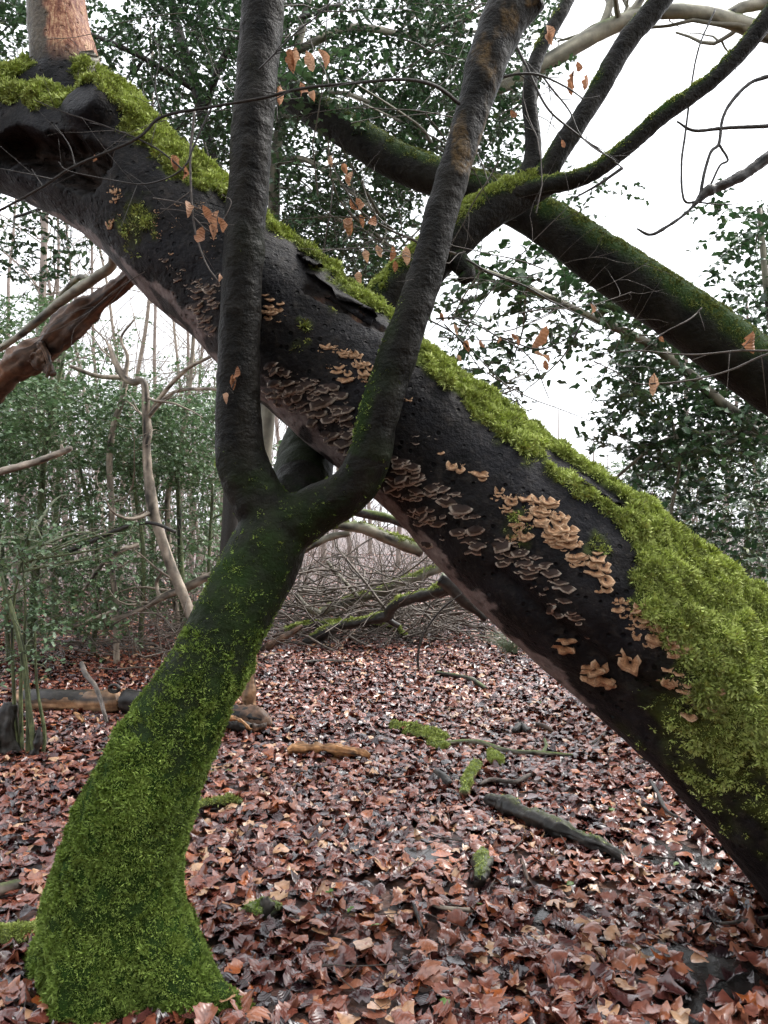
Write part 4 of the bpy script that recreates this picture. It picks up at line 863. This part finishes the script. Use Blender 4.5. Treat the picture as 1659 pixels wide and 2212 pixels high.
# ------------------------------------------------------------------ brushwood heap behind the arch
B = 9.4
stick('dead_branch', 'dark forked branch lying in front of the brushwood heap', 'branch', [(660,1390,9.6,9),(690,1374,9.6,11),(732,1353,9.6,11),(777,1345,9.5,10),(833,1331,9.4,11),(848,1312,9.3,10),(875,1297,9.2,11),(956,1275,9.0,14),(985,1262,8.9,14)], M_DARKWOOD, None, 14, .25, 61, .14, [[(833,1333,9.4,8),(848,1345,9.4,7),(862,1352,9.4,5)]], (4000, .03))
stick('dead_branch', 'low green mossy branch across the foot of the brushwood heap', 'branch', [(615,1362,10,5),(650,1352,10,6),(700,1347,10,6),(788,1349,10,7),(844,1352,10,7),(880,1375,9.9,4)], M_DARKWOOD, None, 10, .75, 62, .2, (), (4000, .03))
stick('dead_branch', 'brown tapering branch poking out beside the mossy foot of the heap', 'branch', [(560,1408,9.3,7),(598,1386,9.3,7),(654,1352,9.4,5)], M_ROTWOOD, None, 9, 0, 63, .2)
stick('dead_branch', 'thick green grey log sloping up through the brushwood heap', 'branch', [(690,1325,10.4,8),(718,1310,10.4,10),(760,1297,10.4,11),(805,1283,10.3,11),(872,1258,10.2,11),(928,1235,10.2,10),(985,1215,10.2,10)], M_GREYBARK, None, 12, .5, 64, .14, [[(771,1288,10.3,5),(745,1257,10.2,4),(725,1235,10.2,4),(706,1212,10.2,3)], [(690,1325,10.3,8),(660,1310,10.2,7),(640,1285,10.2,6)]], (2500, .03))
stick('dead_branch', 'pale lichened dead limb with bright moss patch over the heap', 'branch', [(712,1132,7.4,9),(745,1136,7.4,10),(788,1142,7.4,12),(844,1165,7.5,13),(910,1190,7.6,14)], M_GREYBARK, None, 12, .35, 65, .15, [[(640,1200,7.5,6),(680,1176,7.4,7),(715,1160,7.4,8),(755,1152,7.4,6)]], (2500, .03))
stick('dead_branch', 'short mossy limb just under the crotch of the forked tree', 'branch', [(745,1100,6.6,9),(790,1110,6.6,10),(840,1120,6.6,10),(880,1135,6.6,9)], M_DARKWOOD, None, 10, .5, 66, .12)
stick('dead_branch', 'black stub propped under the fallen trunk at the heap', 'branch', [(950,1250,8.6,16),(976,1265,8.6,18),(1010,1300,8.6,14),(1050,1335,8.6,12)], M_DARKWOOD, None, 12, .1, 67, .14)
stick('twig_shoot', 'thin upright dead twig growing from the leaf litter before the heap', 'twig', [(905,1450,7.9,3),(903,1414,7.9,3),(917,1367,7.9,2.6),(956,1314,7.9,2),(1005,1278,7.9,1)], M_DARKWOOD, None, 6, 0, 68, .1, [[(905,1448,7.9,2.5),(885,1458,7.9,2.5),(850,1480,7.7,2)], [(905,1446,7.9,2.5),(918,1455,7.9,2.5)]])
g = np.random.default_rng(91); out = []
for q in range(330):
    x = g.uniform(590, 1010); d = g.uniform(9.6, 11.8); y = HOR+EYE*F/d-abs(g.normal(0, .42))*F/d; a = g.normal(0, .35); L = g.uniform(.5, 2.0)
    if y < 1120: continue
    p = P(x, y, d); p[2] = max(p[2], .03); dr = np.array([math.cos(a)*(1 if g.random() < .5 else -1), g.normal(0, .5), g.normal(.02, .22)])
    grow(p, dr, L, g.uniform(.005, .02), 1, g, out, 0, .26, (2, 5), .7, 6)
hp = tubes(out, 4, M_BRUSH, 'brushwood_heap', None); tag(hp, 'tangled grey brushwood heap seen through the arch under the trunk', 'brushwood', kind='stuff')
out = []
for q in range(150):
    x = g.uniform(130, 520); d = g.uniform(7.6, 10); y = HOR+EYE*F/d-abs(g.normal(0, .35))*F/d; p = P(x, y, d); p[2] = max(p[2], .02)
    grow(p, np.array([g.normal(), g.normal(0, .5), g.normal(.2, .4)]), g.uniform(.4, 1.5), g.uniform(.003, .010), 1, g, out, -.05, .22, (2, 6), .8, 6)
hp = tubes(out, 4, M_BRUSH, 'dead_twigs', None); tag(hp, 'tangle of dry curling twigs under the left thicket', 'twigs', kind='stuff')
out = []
for q in range(120):
    x = g.uniform(1380, 1750); d = g.uniform(8, 11); y = g.uniform(1000, 1330); p = P(x, y, d)
    grow(p, np.array([g.normal(), g.normal(0, .5), g.normal(.1, .6)]), g.uniform(.4, 1.5), g.uniform(.003, .008), 1, g, out, -.05, .22, (2, 6), .8, 6)
hp = tubes(out, 4, M_BRUSH, 'dead_twigs', None); tag(hp, 'fine dry twig tangle behind the bright moss of the trunk', 'twigs', kind='stuff')
stick('dead_branch', 'thick bleached fallen branch sloping through the dry left twig tangle', 'branch', [(230,1345,8.2,4),(300,1318,8.2,6),(350,1290,8.2,8),(400,1270,8.2,9),(440,1250,8.2,9),(500,1225,8.2,8)], M_PALE, None, 8, 0, 71, .14, [[(345,1292,8.2,5),(338,1260,8.2,4),(350,1235,8.1,3)]], side=6)
stick('dead_branch', 'bleached antler shaped branch above the sloping one', 'branch', [(180,1275,8,3),(205,1240,8,5),(225,1215,8,5),(260,1190,8,5),(300,1175,8.2,5)], M_PALE, None, 7, 0, 72, .2, [[(225,1215,8,4),(255,1225,8,3),(280,1212,8,2)]])
stick('dead_branch', 'straight white stick lying at the foot of the left thicket', 'branch', [(110,1370,8.1,4),(180,1345,8.1,4.5),(250,1318,8.1,4)], M_PALE, None, 7, 0, 73, .1)

# ------------------------------------------------------------------ bare wood behind
def bare_tree(label, group, px, d, r, hgt, seed, m=M_FAR, lev=3, lean=0, far=False):
    g = np.random.default_rng(seed); e = thing('bare_tree', label, 'tree', group); p = P(px, HOR, d); p[2] = H(p[0], p[1])-.05
    k = 12; pts = [p]; dr = np.array([lean+g.normal(0, .03), 0, 1.])
    for q in range(k): dr = unit(dr+np.array([g.normal(0, .045), g.normal(0, .045), .05])); pts.append(pts[-1]+dr*hgt/k)
    c = np.array(pts); rr = np.linspace(r, r*.3, k+1); MB().tube(crom(c, 30), np.interp(np.linspace(0, 1, 30), np.linspace(0, 1, k+1), rr), 7, moss=0.0).build('trunk', m, e)
    out = []
    for q in range(int(g.integers(16, 24))):
        t = g.uniform(.12, .98); i = min(int(t*k), k-1); a = g.uniform(0, 2*math.pi); nd = np.array([math.cos(a), math.sin(a), g.uniform(.3, 1.1)])
        grow(c[i]+(c[i+1]-c[i])*(t*k-i), nd, g.uniform(.25, .5)*hgt*.45*(1.2-t*.6), r*(1-.65*t)*.36, lev-1, g, out, .12, .16, (3, 6), .75, 5)
    tubes(out, 3, m, 'crown', e); rooted(e, p); return e
GL = 'pale slender bare tree in the wood behind the left thicket'
for q, (px, d, r) in enumerate([(38,13,.12),(97,15,.10),(150,19,.09),(205,16,.06),(262,20,.10),(330,17,.07),(392,22,.09),(440,18,.06),(-60,15,.12),(180,26,.12),(300,28,.12),(20,24,.12),(120,34,.14),(230,36,.15),(470,26,.08),(-20,32,.15),(410,27,.08)]):
    bare_tree(GL, 'bare trees behind the left thicket', px, d, r*.75, 9+d*.22, 700+q, [M_FAR, M_PALE, M_FAR][q % 3], 3 if d < 25 else 2)
GR = 'pale bare tree seen beyond the arch and the right holly'
for q, (px, d, r) in enumerate([(610,24,.1),(700,30,.12),(760,22,.07),(860,28,.1),(940,34,.12),(1480,18,.10),(1560,22,.09),(1640,19,.09),(1010,40,.12),(800,38,.12)]):
    bare_tree(GR, 'bare trees beyond the arch', px, d, r, 6+d*.05 if px < 1200 else 7, 760+q, M_FAR, 2)
g = np.random.default_rng(99); out = []
for q in range(420):
    x = g.uniform(-75, 95); y = g.uniform(48, 120); h_ = g.uniform(5, 10)*(1 if x < 25 else .9)
    if x < -4: h_ *= 1.5
    grow((x, y, -.3), (g.normal(0, .08), 0, 1), h_, .09, 1, g, out, .1, .07, (4, 8), .45, 5)
fw = tubes(out, 3, M_FAR, 'distant_wood', None); tag(fw, 'far belt of bare pale trees along the horizon', 'woodland', kind='stuff')
out = []
for q in range(150):
    d = g.uniform(11, 24); px = g.uniform(-120, 520) if q < 120 else g.uniform(560, 1000); p = P(px, HOR, d); p[2] = H(p[0], p[1])-.02
    grow(p, (g.normal(0, .16), g.normal(0, .1), 1), g.uniform(2.2, 5.5)*(1 if q < 120 else .4), g.uniform(.010, .024), 2, g, out, .08, .10, (4, 8), .55, 7)
tn = tubes(out, 3, M_FAR, 'bare_saplings', None); tag(tn, 'mass of thin leafless pinkish saplings and twigs behind the left thicket', 'saplings', kind='stuff')
out = []
for q in range(520):
    d = g.uniform(13, 34); px = g.uniform(-150, 1800); p = P(px, HOR, d); p[2] = H(p[0], p[1])-.02
    grow(p, (g.normal(0, .5), g.normal(0, .4), 1), g.uniform(.6, 1.5), .012, 1, g, out, 0, .2, (3, 6), .7, 5)
sc_ = tubes(out, 3, M_BRUSH, 'undergrowth', None); tag(sc_, 'low leafless undergrowth covering the floor of the far wood', 'undergrowth', kind='stuff')

# ------------------------------------------------------------------ logs and sticks on the leaves
def gstick(name, label, cat, pts, m, moss=0., seed=0, n=9, rough=.15, lift=.5, extra=(), tuft=None, group=None, partname=None):
    """pts: (px, py, r_px) of the axis; depth from the ground under it"""
    def w_(pp):
        A = []
        for x, y, r in pp:
            q = G(x, y); rr = r*q[1]/F; A.append([q[0], q[1], H(q[0], q[1])+rr*lift+.030, rr])
        B_ = crom(A, max(10, 8*len(pp))); return B_[:, :3], np.maximum(B_[:, 3], .001)
    c, r = w_(pts)
    if not extra and partname is None and not tuft:
        o = mossy_world(name, c, r, m, None, n, moss, seed, rough); return tag(o, label, cat, group)
    e = thing(name, label, cat, group); mossy_world(partname or 'stem', c, r, m, e, n, moss, seed, rough, tuft)
    for q, ex in enumerate(extra):
        c2, r2 = w_(ex); mossy_world('branch', c2, r2, m, e, max(5, n-2), moss, seed+q+1, rough)
    rooted(e, c[0]); return e
e = thing('log', 'peeled tan log with a strip of black bark and a knot hole', 'log')
A = [P(40,1518,6.34),P(110,1503,6.26),P(180,1504,6.32),P(235,1494,6.22),P(262,1490,6.22)]
for a_, zz in zip(A, [.07,.09,.075,.10,.11]): a_[2] = H(a_[0], a_[1])+zz
c = crom(A, 40); mossy_world('stem', c, np.interp(np.arange(40), [0, 30, 36, 39], [.085, .088, .084, .05]), M_TANWOOD, e, 22, 0, 41, .12)
mb = MB(); th = np.linspace(.15*math.pi, .62*math.pi, 8); K = 26; cc = c[2:2+K]; g = np.random.default_rng(3); rows = []
for i in range(K):
    hi = .62-.10*abs(math.sin(i*.9))-.05*g.random(); lo = .06+.08*g.random()
    if i > 19: lo += .25
    for t in np.linspace(lo, hi, 8): rows.append(cc[i]+.093*np.array([0, math.cos(t*math.pi), math.sin(t*math.pi)])*(-1 if False else 1))
rows = np.array(rows); rows[:, 1] = 2*np.repeat(cc[:, 1], 8)-rows[:, 1]
i, j = np.meshgrid(np.arange(K-1), np.arange(7), indexing='ij'); Qb = np.stack([i*8+j, i*8+j+1, (i+1)*8+j+1, (i+1)*8+j], -1).reshape(-1, 4)
mb.add(rows, Qb, None, moss=0.0).build('bark_strip', M_DARKWOOD, e)
kn = MB(); kp = P(245, 1488, 6.11); tt = np.linspace(0, 2*math.pi, 13)[:-1]
ring = lambda r, dy: kp+np.stack([r*1.25*np.cos(tt), 0*tt+dy, r*np.sin(tt)], 1)
kn.add(np.vstack([ring(.042, .02), ring(.036, -.008), ring(.026, -.006), ring(.014, .035)]), [(a*12+b, a*12+(b+1) % 12, (a+1)*12+(b+1) % 12, (a+1)*12+b) for a in range(3) for b in range(12)], None, moss=0.0).build('knot_hole', M_DARKWOOD, e); rooted(e, A[0])
e = thing('log', 'smooth black log with rounded end passing behind the forked tree', 'log')
A = [P(268,1487,6.15),P(285,1490,6.12),P(350,1505,6.0),P(430,1525,5.85),P(520,1545,5.7),P(572,1556,5.6)]
for a_, zz in zip(A, [.12,.12,.11,.09,.075,.07]): a_[2] = H(a_[0], a_[1])+zz
c = crom(A, 50); mossy_world('stem', c, np.interp(np.arange(50), [0, 2, 6, 40, 46, 49], [.05, .078, .086, .07, .06, .03]), M_DARKWOOD, e, 22, .0, 42, .14); rooted(e, A[0])
gstick('stick', 'crooked brown stick leaning across the peeled log', 'stick', [(176,1437,4),(188,1465,4)], M_TWIG, 0, 43) if False else None
stick('stick', 'crooked brown stick leaning across the peeled log', 'stick', [(176,1432,6.4,5),(186,1458,6.25,6),(203,1478,6.1,5),(214,1502,6.0,5),(224,1535,5.85,4.5),(231,1562,5.8,4)], M_TWIG, None, 8, 0, 44, .18)
gstick('root', 'curved brown root lying on the leaves beside the forked trunk', 'root', [(262,1567,6),(278,1580,6),(300,1588,5)], M_ROTWOOD, 0, 45, 9)
gstick('wood_chip', 'small tan wood chip on the leaves before the peeled log', 'wood', [(162,1548,4),(172,1556,6),(180,1564,3)], M_ORANGE, 0, 46, 8)
gstick('wood_chip', 'short orange splinter of wood behind the peeled log', 'wood', [(88,1478,6),(96,1478,7),(103,1476,4)], M_ORANGE, 0, 47, 8)
stick('dead_stump', 'rough tan broken stump standing right behind the forked trunk', 'stump', [(541,1535,5.9,13),(538,1500,5.9,14),(540,1460,5.92,12),(546,1425,5.95,9),(551,1402,5.97,3)], M_TANWOOD, None, 14, .1, 48, .2, partname='stem')
e = thing('broken_log', 'shattered dark wood chunk with pale torn edge right of the forked trunk', 'log')
for q, (pts, m_) in enumerate([([(480,1565,5.75,20),(530,1562,5.7,22),(575,1578,5.6,14),(585,1586,5.55,3)], M_ROTWOOD), ([(488,1572,5.55,16),(515,1585,5.5,15),(540,1604,5.45,7)], M_DARKWOOD), ([(495,1566,5.47,4),(520,1572,5.44,4),(545,1596,5.42,3)], M_ORANGE), ([(545,1590,5.45,8),(575,1590,5.5,8)], M_ROTWOOD)]):
    c, r = pxpath(pts); c[:, 2] = np.maximum(c[:, 2], H(c[:, 0], c[:, 1])+.2*r)+.05; mossy_world('splinter', c, r, m_, e, 10, 0, 50+q, .35)
rooted(e, G(530, 1600))
gstick('rotten_log', 'orange crumbling piece of rotten wood on the leaf litter', 'log', [(622,1636,4),(640,1634,8),(690,1632,10),(740,1636,11),(780,1640,10),(798,1642,5)], M_ORANGE, 0, 52, 16, .36, .9)
gstick('stick', 'short stick coated in green moss right of the forked trunk', 'stick', [(418,1770,6),(450,1764,9),(490,1758,10),(522,1758,6)], M_DARKWOOD, .75, 53, 10, .2, .6, (), (9000, .016))
gstick('stick', 'thin lichened stick with side branch on mossy ground', 'stick', [(955,1612,4),(1010,1608,5),(1040,1610,5),(1100,1630,5),(1170,1632,5),(1240,1636,2)], M_GREYBARK, .3, 54, 8, .2, .8, [[(1170,1632,4),(1180,1614,4),(1176,1596,3)]])
gstick('stick', 'stubby mossy stick end beside a black one', 'stick', [(1032,1668,12),(1015,1695,13),(1003,1730,10)], M_ROTWOOD, .6, 55, 12, .2, .8, (), (9000, .014))
gstick('stick', 'short black stick touching the stubby mossy one', 'stick', [(942,1676,7),(958,1690,9),(972,1704,7)], M_DARKWOOD, 0, 56, 9)
gstick('stick', 'bent grey stick with fork tip near the stubby mossy one', 'stick', [(1035,1708,4),(1060,1700,5),(1110,1706,5),(1135,1696,5),(1145,1690,4)], M_TWIG, 0, 57, 8, .2, .9)
gstick('rotten_log', 'long ridged black rotten branch with mossy upper end', 'log', [(1055,1742,14),(1085,1752,16),(1130,1780,17),(1190,1808,16),(1260,1838,15),(1310,1858,15),(1350,1880,7)], M_DARKWOOD, .12, 58, 18, .32, .7, (), (4000, .014))
gstick('log_stub', 'short green tinged log stub sunk in the leaves', 'log', [(1046,1872,14),(1042,1895,20),(1038,1925,21),(1036,1940,15)], M_DARKWOOD, .3, 59, 16, .25, .5, (), (9000, .010))
gstick('stick', 'long thin dark stick pointing to the leaning trunk', 'stick', [(1405,1705,4),(1420,1730,5),(1440,1765,4),(1480,1785,3)], M_DARKWOOD, 0, 60, 7)
gstick('stick', 'small upright brown stick by the green tinged stub', 'stick', [(1126,1882,4),(1132,1900,5),(1142,1935,4)], M_ROTWOOD, 0, 61, 7)
gstick('stick', 'pale curved twig lying on red leaves', 'stick', [(935,1988,4),(970,1996,5),(1010,1998,5),(1030,1994,3)], M_PALE, 0, 62, 7)
gstick('stick', 'dark knobbly twig left of the pale curved one', 'stick', [(892,1985,3),(900,2005,4),(912,2035,3)], M_DARKWOOD, 0, 63, 7)
gstick('stick', 'thin grey twig by the wet mud at the foot of the trunk', 'stick', [(1555,2012,3),(1600,2010,4),(1659,2002,4),(1720,1995,3)], M_TWIG, 0, 64, 7)
gstick('stick', 'dark fallen twig with knot behind the thin upright shoot', 'stick', [(942,1462,4),(985,1470,5),(1020,1480,6),(1050,1500,5)], M_DARKWOOD, .1, 65, 8)
gstick('stick', 'brown twig on the leaves under the brushwood heap', 'stick', [(655,1438,3),(700,1434,4),(760,1440,3)], M_TWIG, 0, 66, 7)
gstick('stick', 'dark bark fragment near the thin lichened stick', 'bark', [(1110,1580,6),(1125,1572,10),(1140,1580,5)], M_DARKWOOD, 0, 67, 8)
gstick('stick', 'short brown stub on the leaves below the pale crust', 'stick', [(1160,1566,5),(1178,1572,6),(1196,1580,3)], M_ROTWOOD, 0, 68, 8)
gstick('stick', 'grey slab of wood left of the mossy foot', 'wood', [(-40,1965,12),(0,1955,14),(35,1945,12),(52,1938,5)], M_BRUSH, .1, 69, 10, .15, .2)
gstick('stick', 'slender twig leaning under the trunk', 'stick', [(1320,1575,2),(1305,1590,3),(1280,1612,3)], M_TWIG, 0, 70, 6)
gstick('moss_clump', 'round tuft of bright moss on the leaf litter', 'moss', [(1062,1640,10),(1072,1652,13),(1080,1662,9)], M_DARKWOOD, 1, 71, 12, .2, .5, (), (26000, .016))
for q, pts in enumerate([[(880,1585,14),(920,1592,18),(960,1602,14)], [(850,1578,10),(900,1574,12)], [(930,1610,12),(965,1618,12)]]):
    gstick('moss_clump', ['low green moss cushion beside the thin lichened stick', 'flat moss cushion behind the larger one', 'small moss cushion before the larger one'][q], 'moss', pts, M_DARKWOOD, 1, 75+q, 12, .3, -.3, (), (14000, .016))
gstick('moss_clump', 'dull moss lump among leaves right of the mossy foot', 'moss', [(540,2010,22),(575,1990,28),(600,2000,18)], M_DARKWOOD, .9, 79, 12, .3, -.1, (), (14000, .012, 1))
gstick('moss_clump', 'bright moss mat left of the forked tree foot', 'moss', [(-30,2050,26),(30,2048,30),(85,2040,28)], M_DARKWOOD, 1, 80, 14, .25, -.1, (), (30000, .014))
e = thing('stump', 'low black rotten stump at the edge of the left thicket', 'stump')
for q, pts in enumerate([[(20,1640,5.05,34),(18,1570,5.05,26),(24,1520,5.05,12)], [(-30,1640,5.0,40),(-20,1580,5.0,28),(-10,1560,5.0,8)], [(70,1640,4.95,10),(82,1600,4.95,8),(85,1570,4.95,3)]]):
    c, r = pxpath(pts); mossy_world('stub', c, r, M_DARKWOOD, e, 14, .0, 85+q, .25)
rooted(e, G(20, 1650))
# rush tuft
e = MB(); g = np.random.default_rng(12); b0 = P(1100, 1415, 8.9); b0[2] = 0
for q in range(170):
    a = g.uniform(0, 6.28); l = g.uniform(.25, .5); o_ = b0+np.array([math.cos(a), math.sin(a), 0])*g.uniform(0, .09); t = np.linspace(0, 1, 5)[:, None]
    c = o_+np.array([math.cos(a), math.sin(a), 0])*l*.75*t*t*g.uniform(.3, 1.2)+np.array([0, 0, 1])*l*(t-.45*t*t); e.tube(c, np.linspace(.0035, .001, 5), 3, False, moss=0.0)
tag(e.build('rush_tuft', NT('grey_green_rush').done((.16, .20, .12), .5)), 'grey green rush tuft behind the slanting trunk', 'grass')

# ------------------------------------------------------------------ fallen leaves
MUD = [(*G(925,1855)[:2], .24, .17), (*G(1535,2120)[:2], .26, .30), (*G(1470,1850)[:2], .30, .22), (*G(1180,1990)[:2], .10, .08)]
for q, (x, y, a, b) in enumerate(MUD):
    tt = np.linspace(0, 2*math.pi, 29)[:-1]; rows = [np.array([[x, y, H(x, y)+.012]])]
    for rr in (.35, .7, 1.0):
        jit = 1+.22*np.sin(3*tt+q)+.12*np.sin(7*tt+2*q); X_ = x+a*rr*jit*np.cos(tt); Y_ = y+b*rr*jit*np.sin(tt); rows.append(np.stack([X_, Y_, H(X_, Y_)+.012-.02*(rr == 1)], 1))
    V = np.vstack(rows); T = [(0, 1+j, 1+(j+1) % 28) for j in range(28)]; Q = [(1+k_*28+j, 1+(k_+1)*28+j, 1+(k_+1)*28+(j+1) % 28, 1+k_*28+(j+1) % 28) for k_ in (0, 1) for j in range(28)]
    tag(link('mud', mesh('mud', V, np.array(Q), np.array(T)), M_MUD), ['dark hollow of bare wet mud left of the green tinged stub', 'shiny wet mud at the foot of the slanting trunk', 'bare mud under the slanting trunk', 'small mud gap among leaves'][q], 'mud', kind='structure')
def mudf(p):
    k_ = np.ones(len(p))
    for x, y, a, b in MUD: k_ = np.minimum(k_, .25+sstep(.55, 1.1, np.hypot((p[:, 0]-x)/a, (p[:, 1]-y)/b)))
    return k_
LT = {}
for lod, K in (('hi', 9), ('mid', 6), ('lo', 4)):
    LT[lod] = [leaf_t(K, w_, cx, cy, 400+q, lb, .16 if lod != 'lo' else .1, fd) for q, (w_, cx, cy, lb, fd) in enumerate([(.33, .15, .12, 0, .05), (.36, -.25, .18, 0, -.1), (.31, .4, -.2, 0, .15), (.38, -.4, -.25, 0, -.1), (.32, .2, .3, 1, .0), (.35, .8, .2, 0, .3), (.38, -.15, -.4, 1, -.2), (.30, -.8, .3, 0, -.25)])]
g = np.random.default_rng(17)
def litter(n, y0, y1, lod, hw, side, hmax, mb):
    y = np.sqrt(g.uniform(y0*y0, y1*y1, n)); x = g.uniform(-1, 1, n)*(hw*y+side); p = np.stack([x, y, 0*x], 1)
    keep = (g.random(n) < mudf(p))*(g.random(n) < .82+.5*vnoise(p, 3.5, 3)); p = p[keep]; n = len(p)
    p[:, 2] = H(p[:, 0], p[:, 1])+g.random(n)*hmax+.004+.012*vnoise(p, 5, 9)
    R = rotm(n, g.uniform(0, 6.28, n), np.abs(g.normal(0, .27, n)), g.uniform(0, 6.28, n)); L = g.uniform(.052, .095, n)*(1 if lod != 'lo' else 1.12)
    rn = np.clip(.47+.16*fbm(p, 1.3, 2, 5)+g.normal(0, .30, n), 0, 1)
    pk = g.integers(0, 8, n)
    for q in range(8):
        s_ = pk == q; scatter(mb, LT[lod][q], p[s_], R[s_], L[s_], rn[s_])
mb = IB(); litter(17000, 1.3, 4.6, 'hi', .62, .5, .03, mb); litter(42000, 4.6, 9, 'mid', .6, .6, .03, mb); litter(60000, 9, 17, 'lo', .58, 1, .03, mb); litter(26000, 17, 40, 'lo', .55, 1, .03, mb)
lit = mb.build('leaf_litter', M_LITTER, None); tag(lit, 'wet russet and purple brown beech leaf litter covering the woodland floor', 'leaf litter', kind='stuff')
# the largest leaves, each its own piece of the floor
LM = []
for q in range(24):
    t = LT['hi'][q % 8]; m_ = mesh('leaf', t[0], t[1], t[2]); attr(m_, 'u', t[3]); attr(m_, 'rnd', np.full(len(t[0]), [.3, .5, .62, .72, .8, .86, .9, .95, .99][q % 9])); m_.materials.append(M_LITTER); LM.append(m_)
n = 0
while n < 285:
    px, py = g.uniform(-20, 1680), 2212-abs(g.normal(0, 260))+30
    if py > 2260 or py < 1600: continue
    p = G(px, py)
    if math.hypot(p[0]+.80, p[1]-2.55) < .3: continue
    R = rotm(1, g.uniform(0, 6.28, 1), np.abs(g.normal(0, .35, 1)), g.uniform(0, 6.28, 1))[0]; L = g.uniform(.07, .105); lo = link('leaf', LM[int(g.integers(0, 24))], None, ground); p[2] += .03+.02*g.random()
    lo.matrix_basis = Matrix([list(R[q]*L)+[p[q]] for q in range(3)]+[[0, 0, 0, 1]]); n += 1
GM = []
for q in range(3):
    t = HOLLY[q]; m_ = mesh('leaf', t[0], t[1], t[2], False); attr(m_, 'u', t[3]); attr(m_, 'rnd', np.full(len(t[0]), .2+.35*q)); m_.materials.append(M_GREENLEAF); GM.append(m_)
for q, (px, py) in enumerate([(1225,1942),(1325,1775),(1228,1803),(1408,1862),(1465,1890),(800,2040),(765,2002),(970,2210),(455,1695),(500,1690),(345,1755),(1030,1990),(720,1965),(1555,1660),(1640,1700),(1170,1530),(700,1500),(210,1640),(310,1600)]):
    p = G(px, py); R = rotm(1, g.uniform(0, 6.28, 1), np.abs(g.normal(.3, .3, 1)), g.uniform(0, 6.28, 1))[0]; lo = link('leaf', GM[q % 3], None, ground); L = g.uniform(.03, .055); p[2] += .05
    lo.matrix_basis = Matrix([list(R[k_]*L)+[p[k_]] for k_ in range(3)]+[[0, 0, 0, 1]])
rooted(fork, (-.8, 2.55, 0)); rooted(fallen, (1.7, 2.78, 0)); rooted(t2, (4.5, 3.8, 0))
settle()
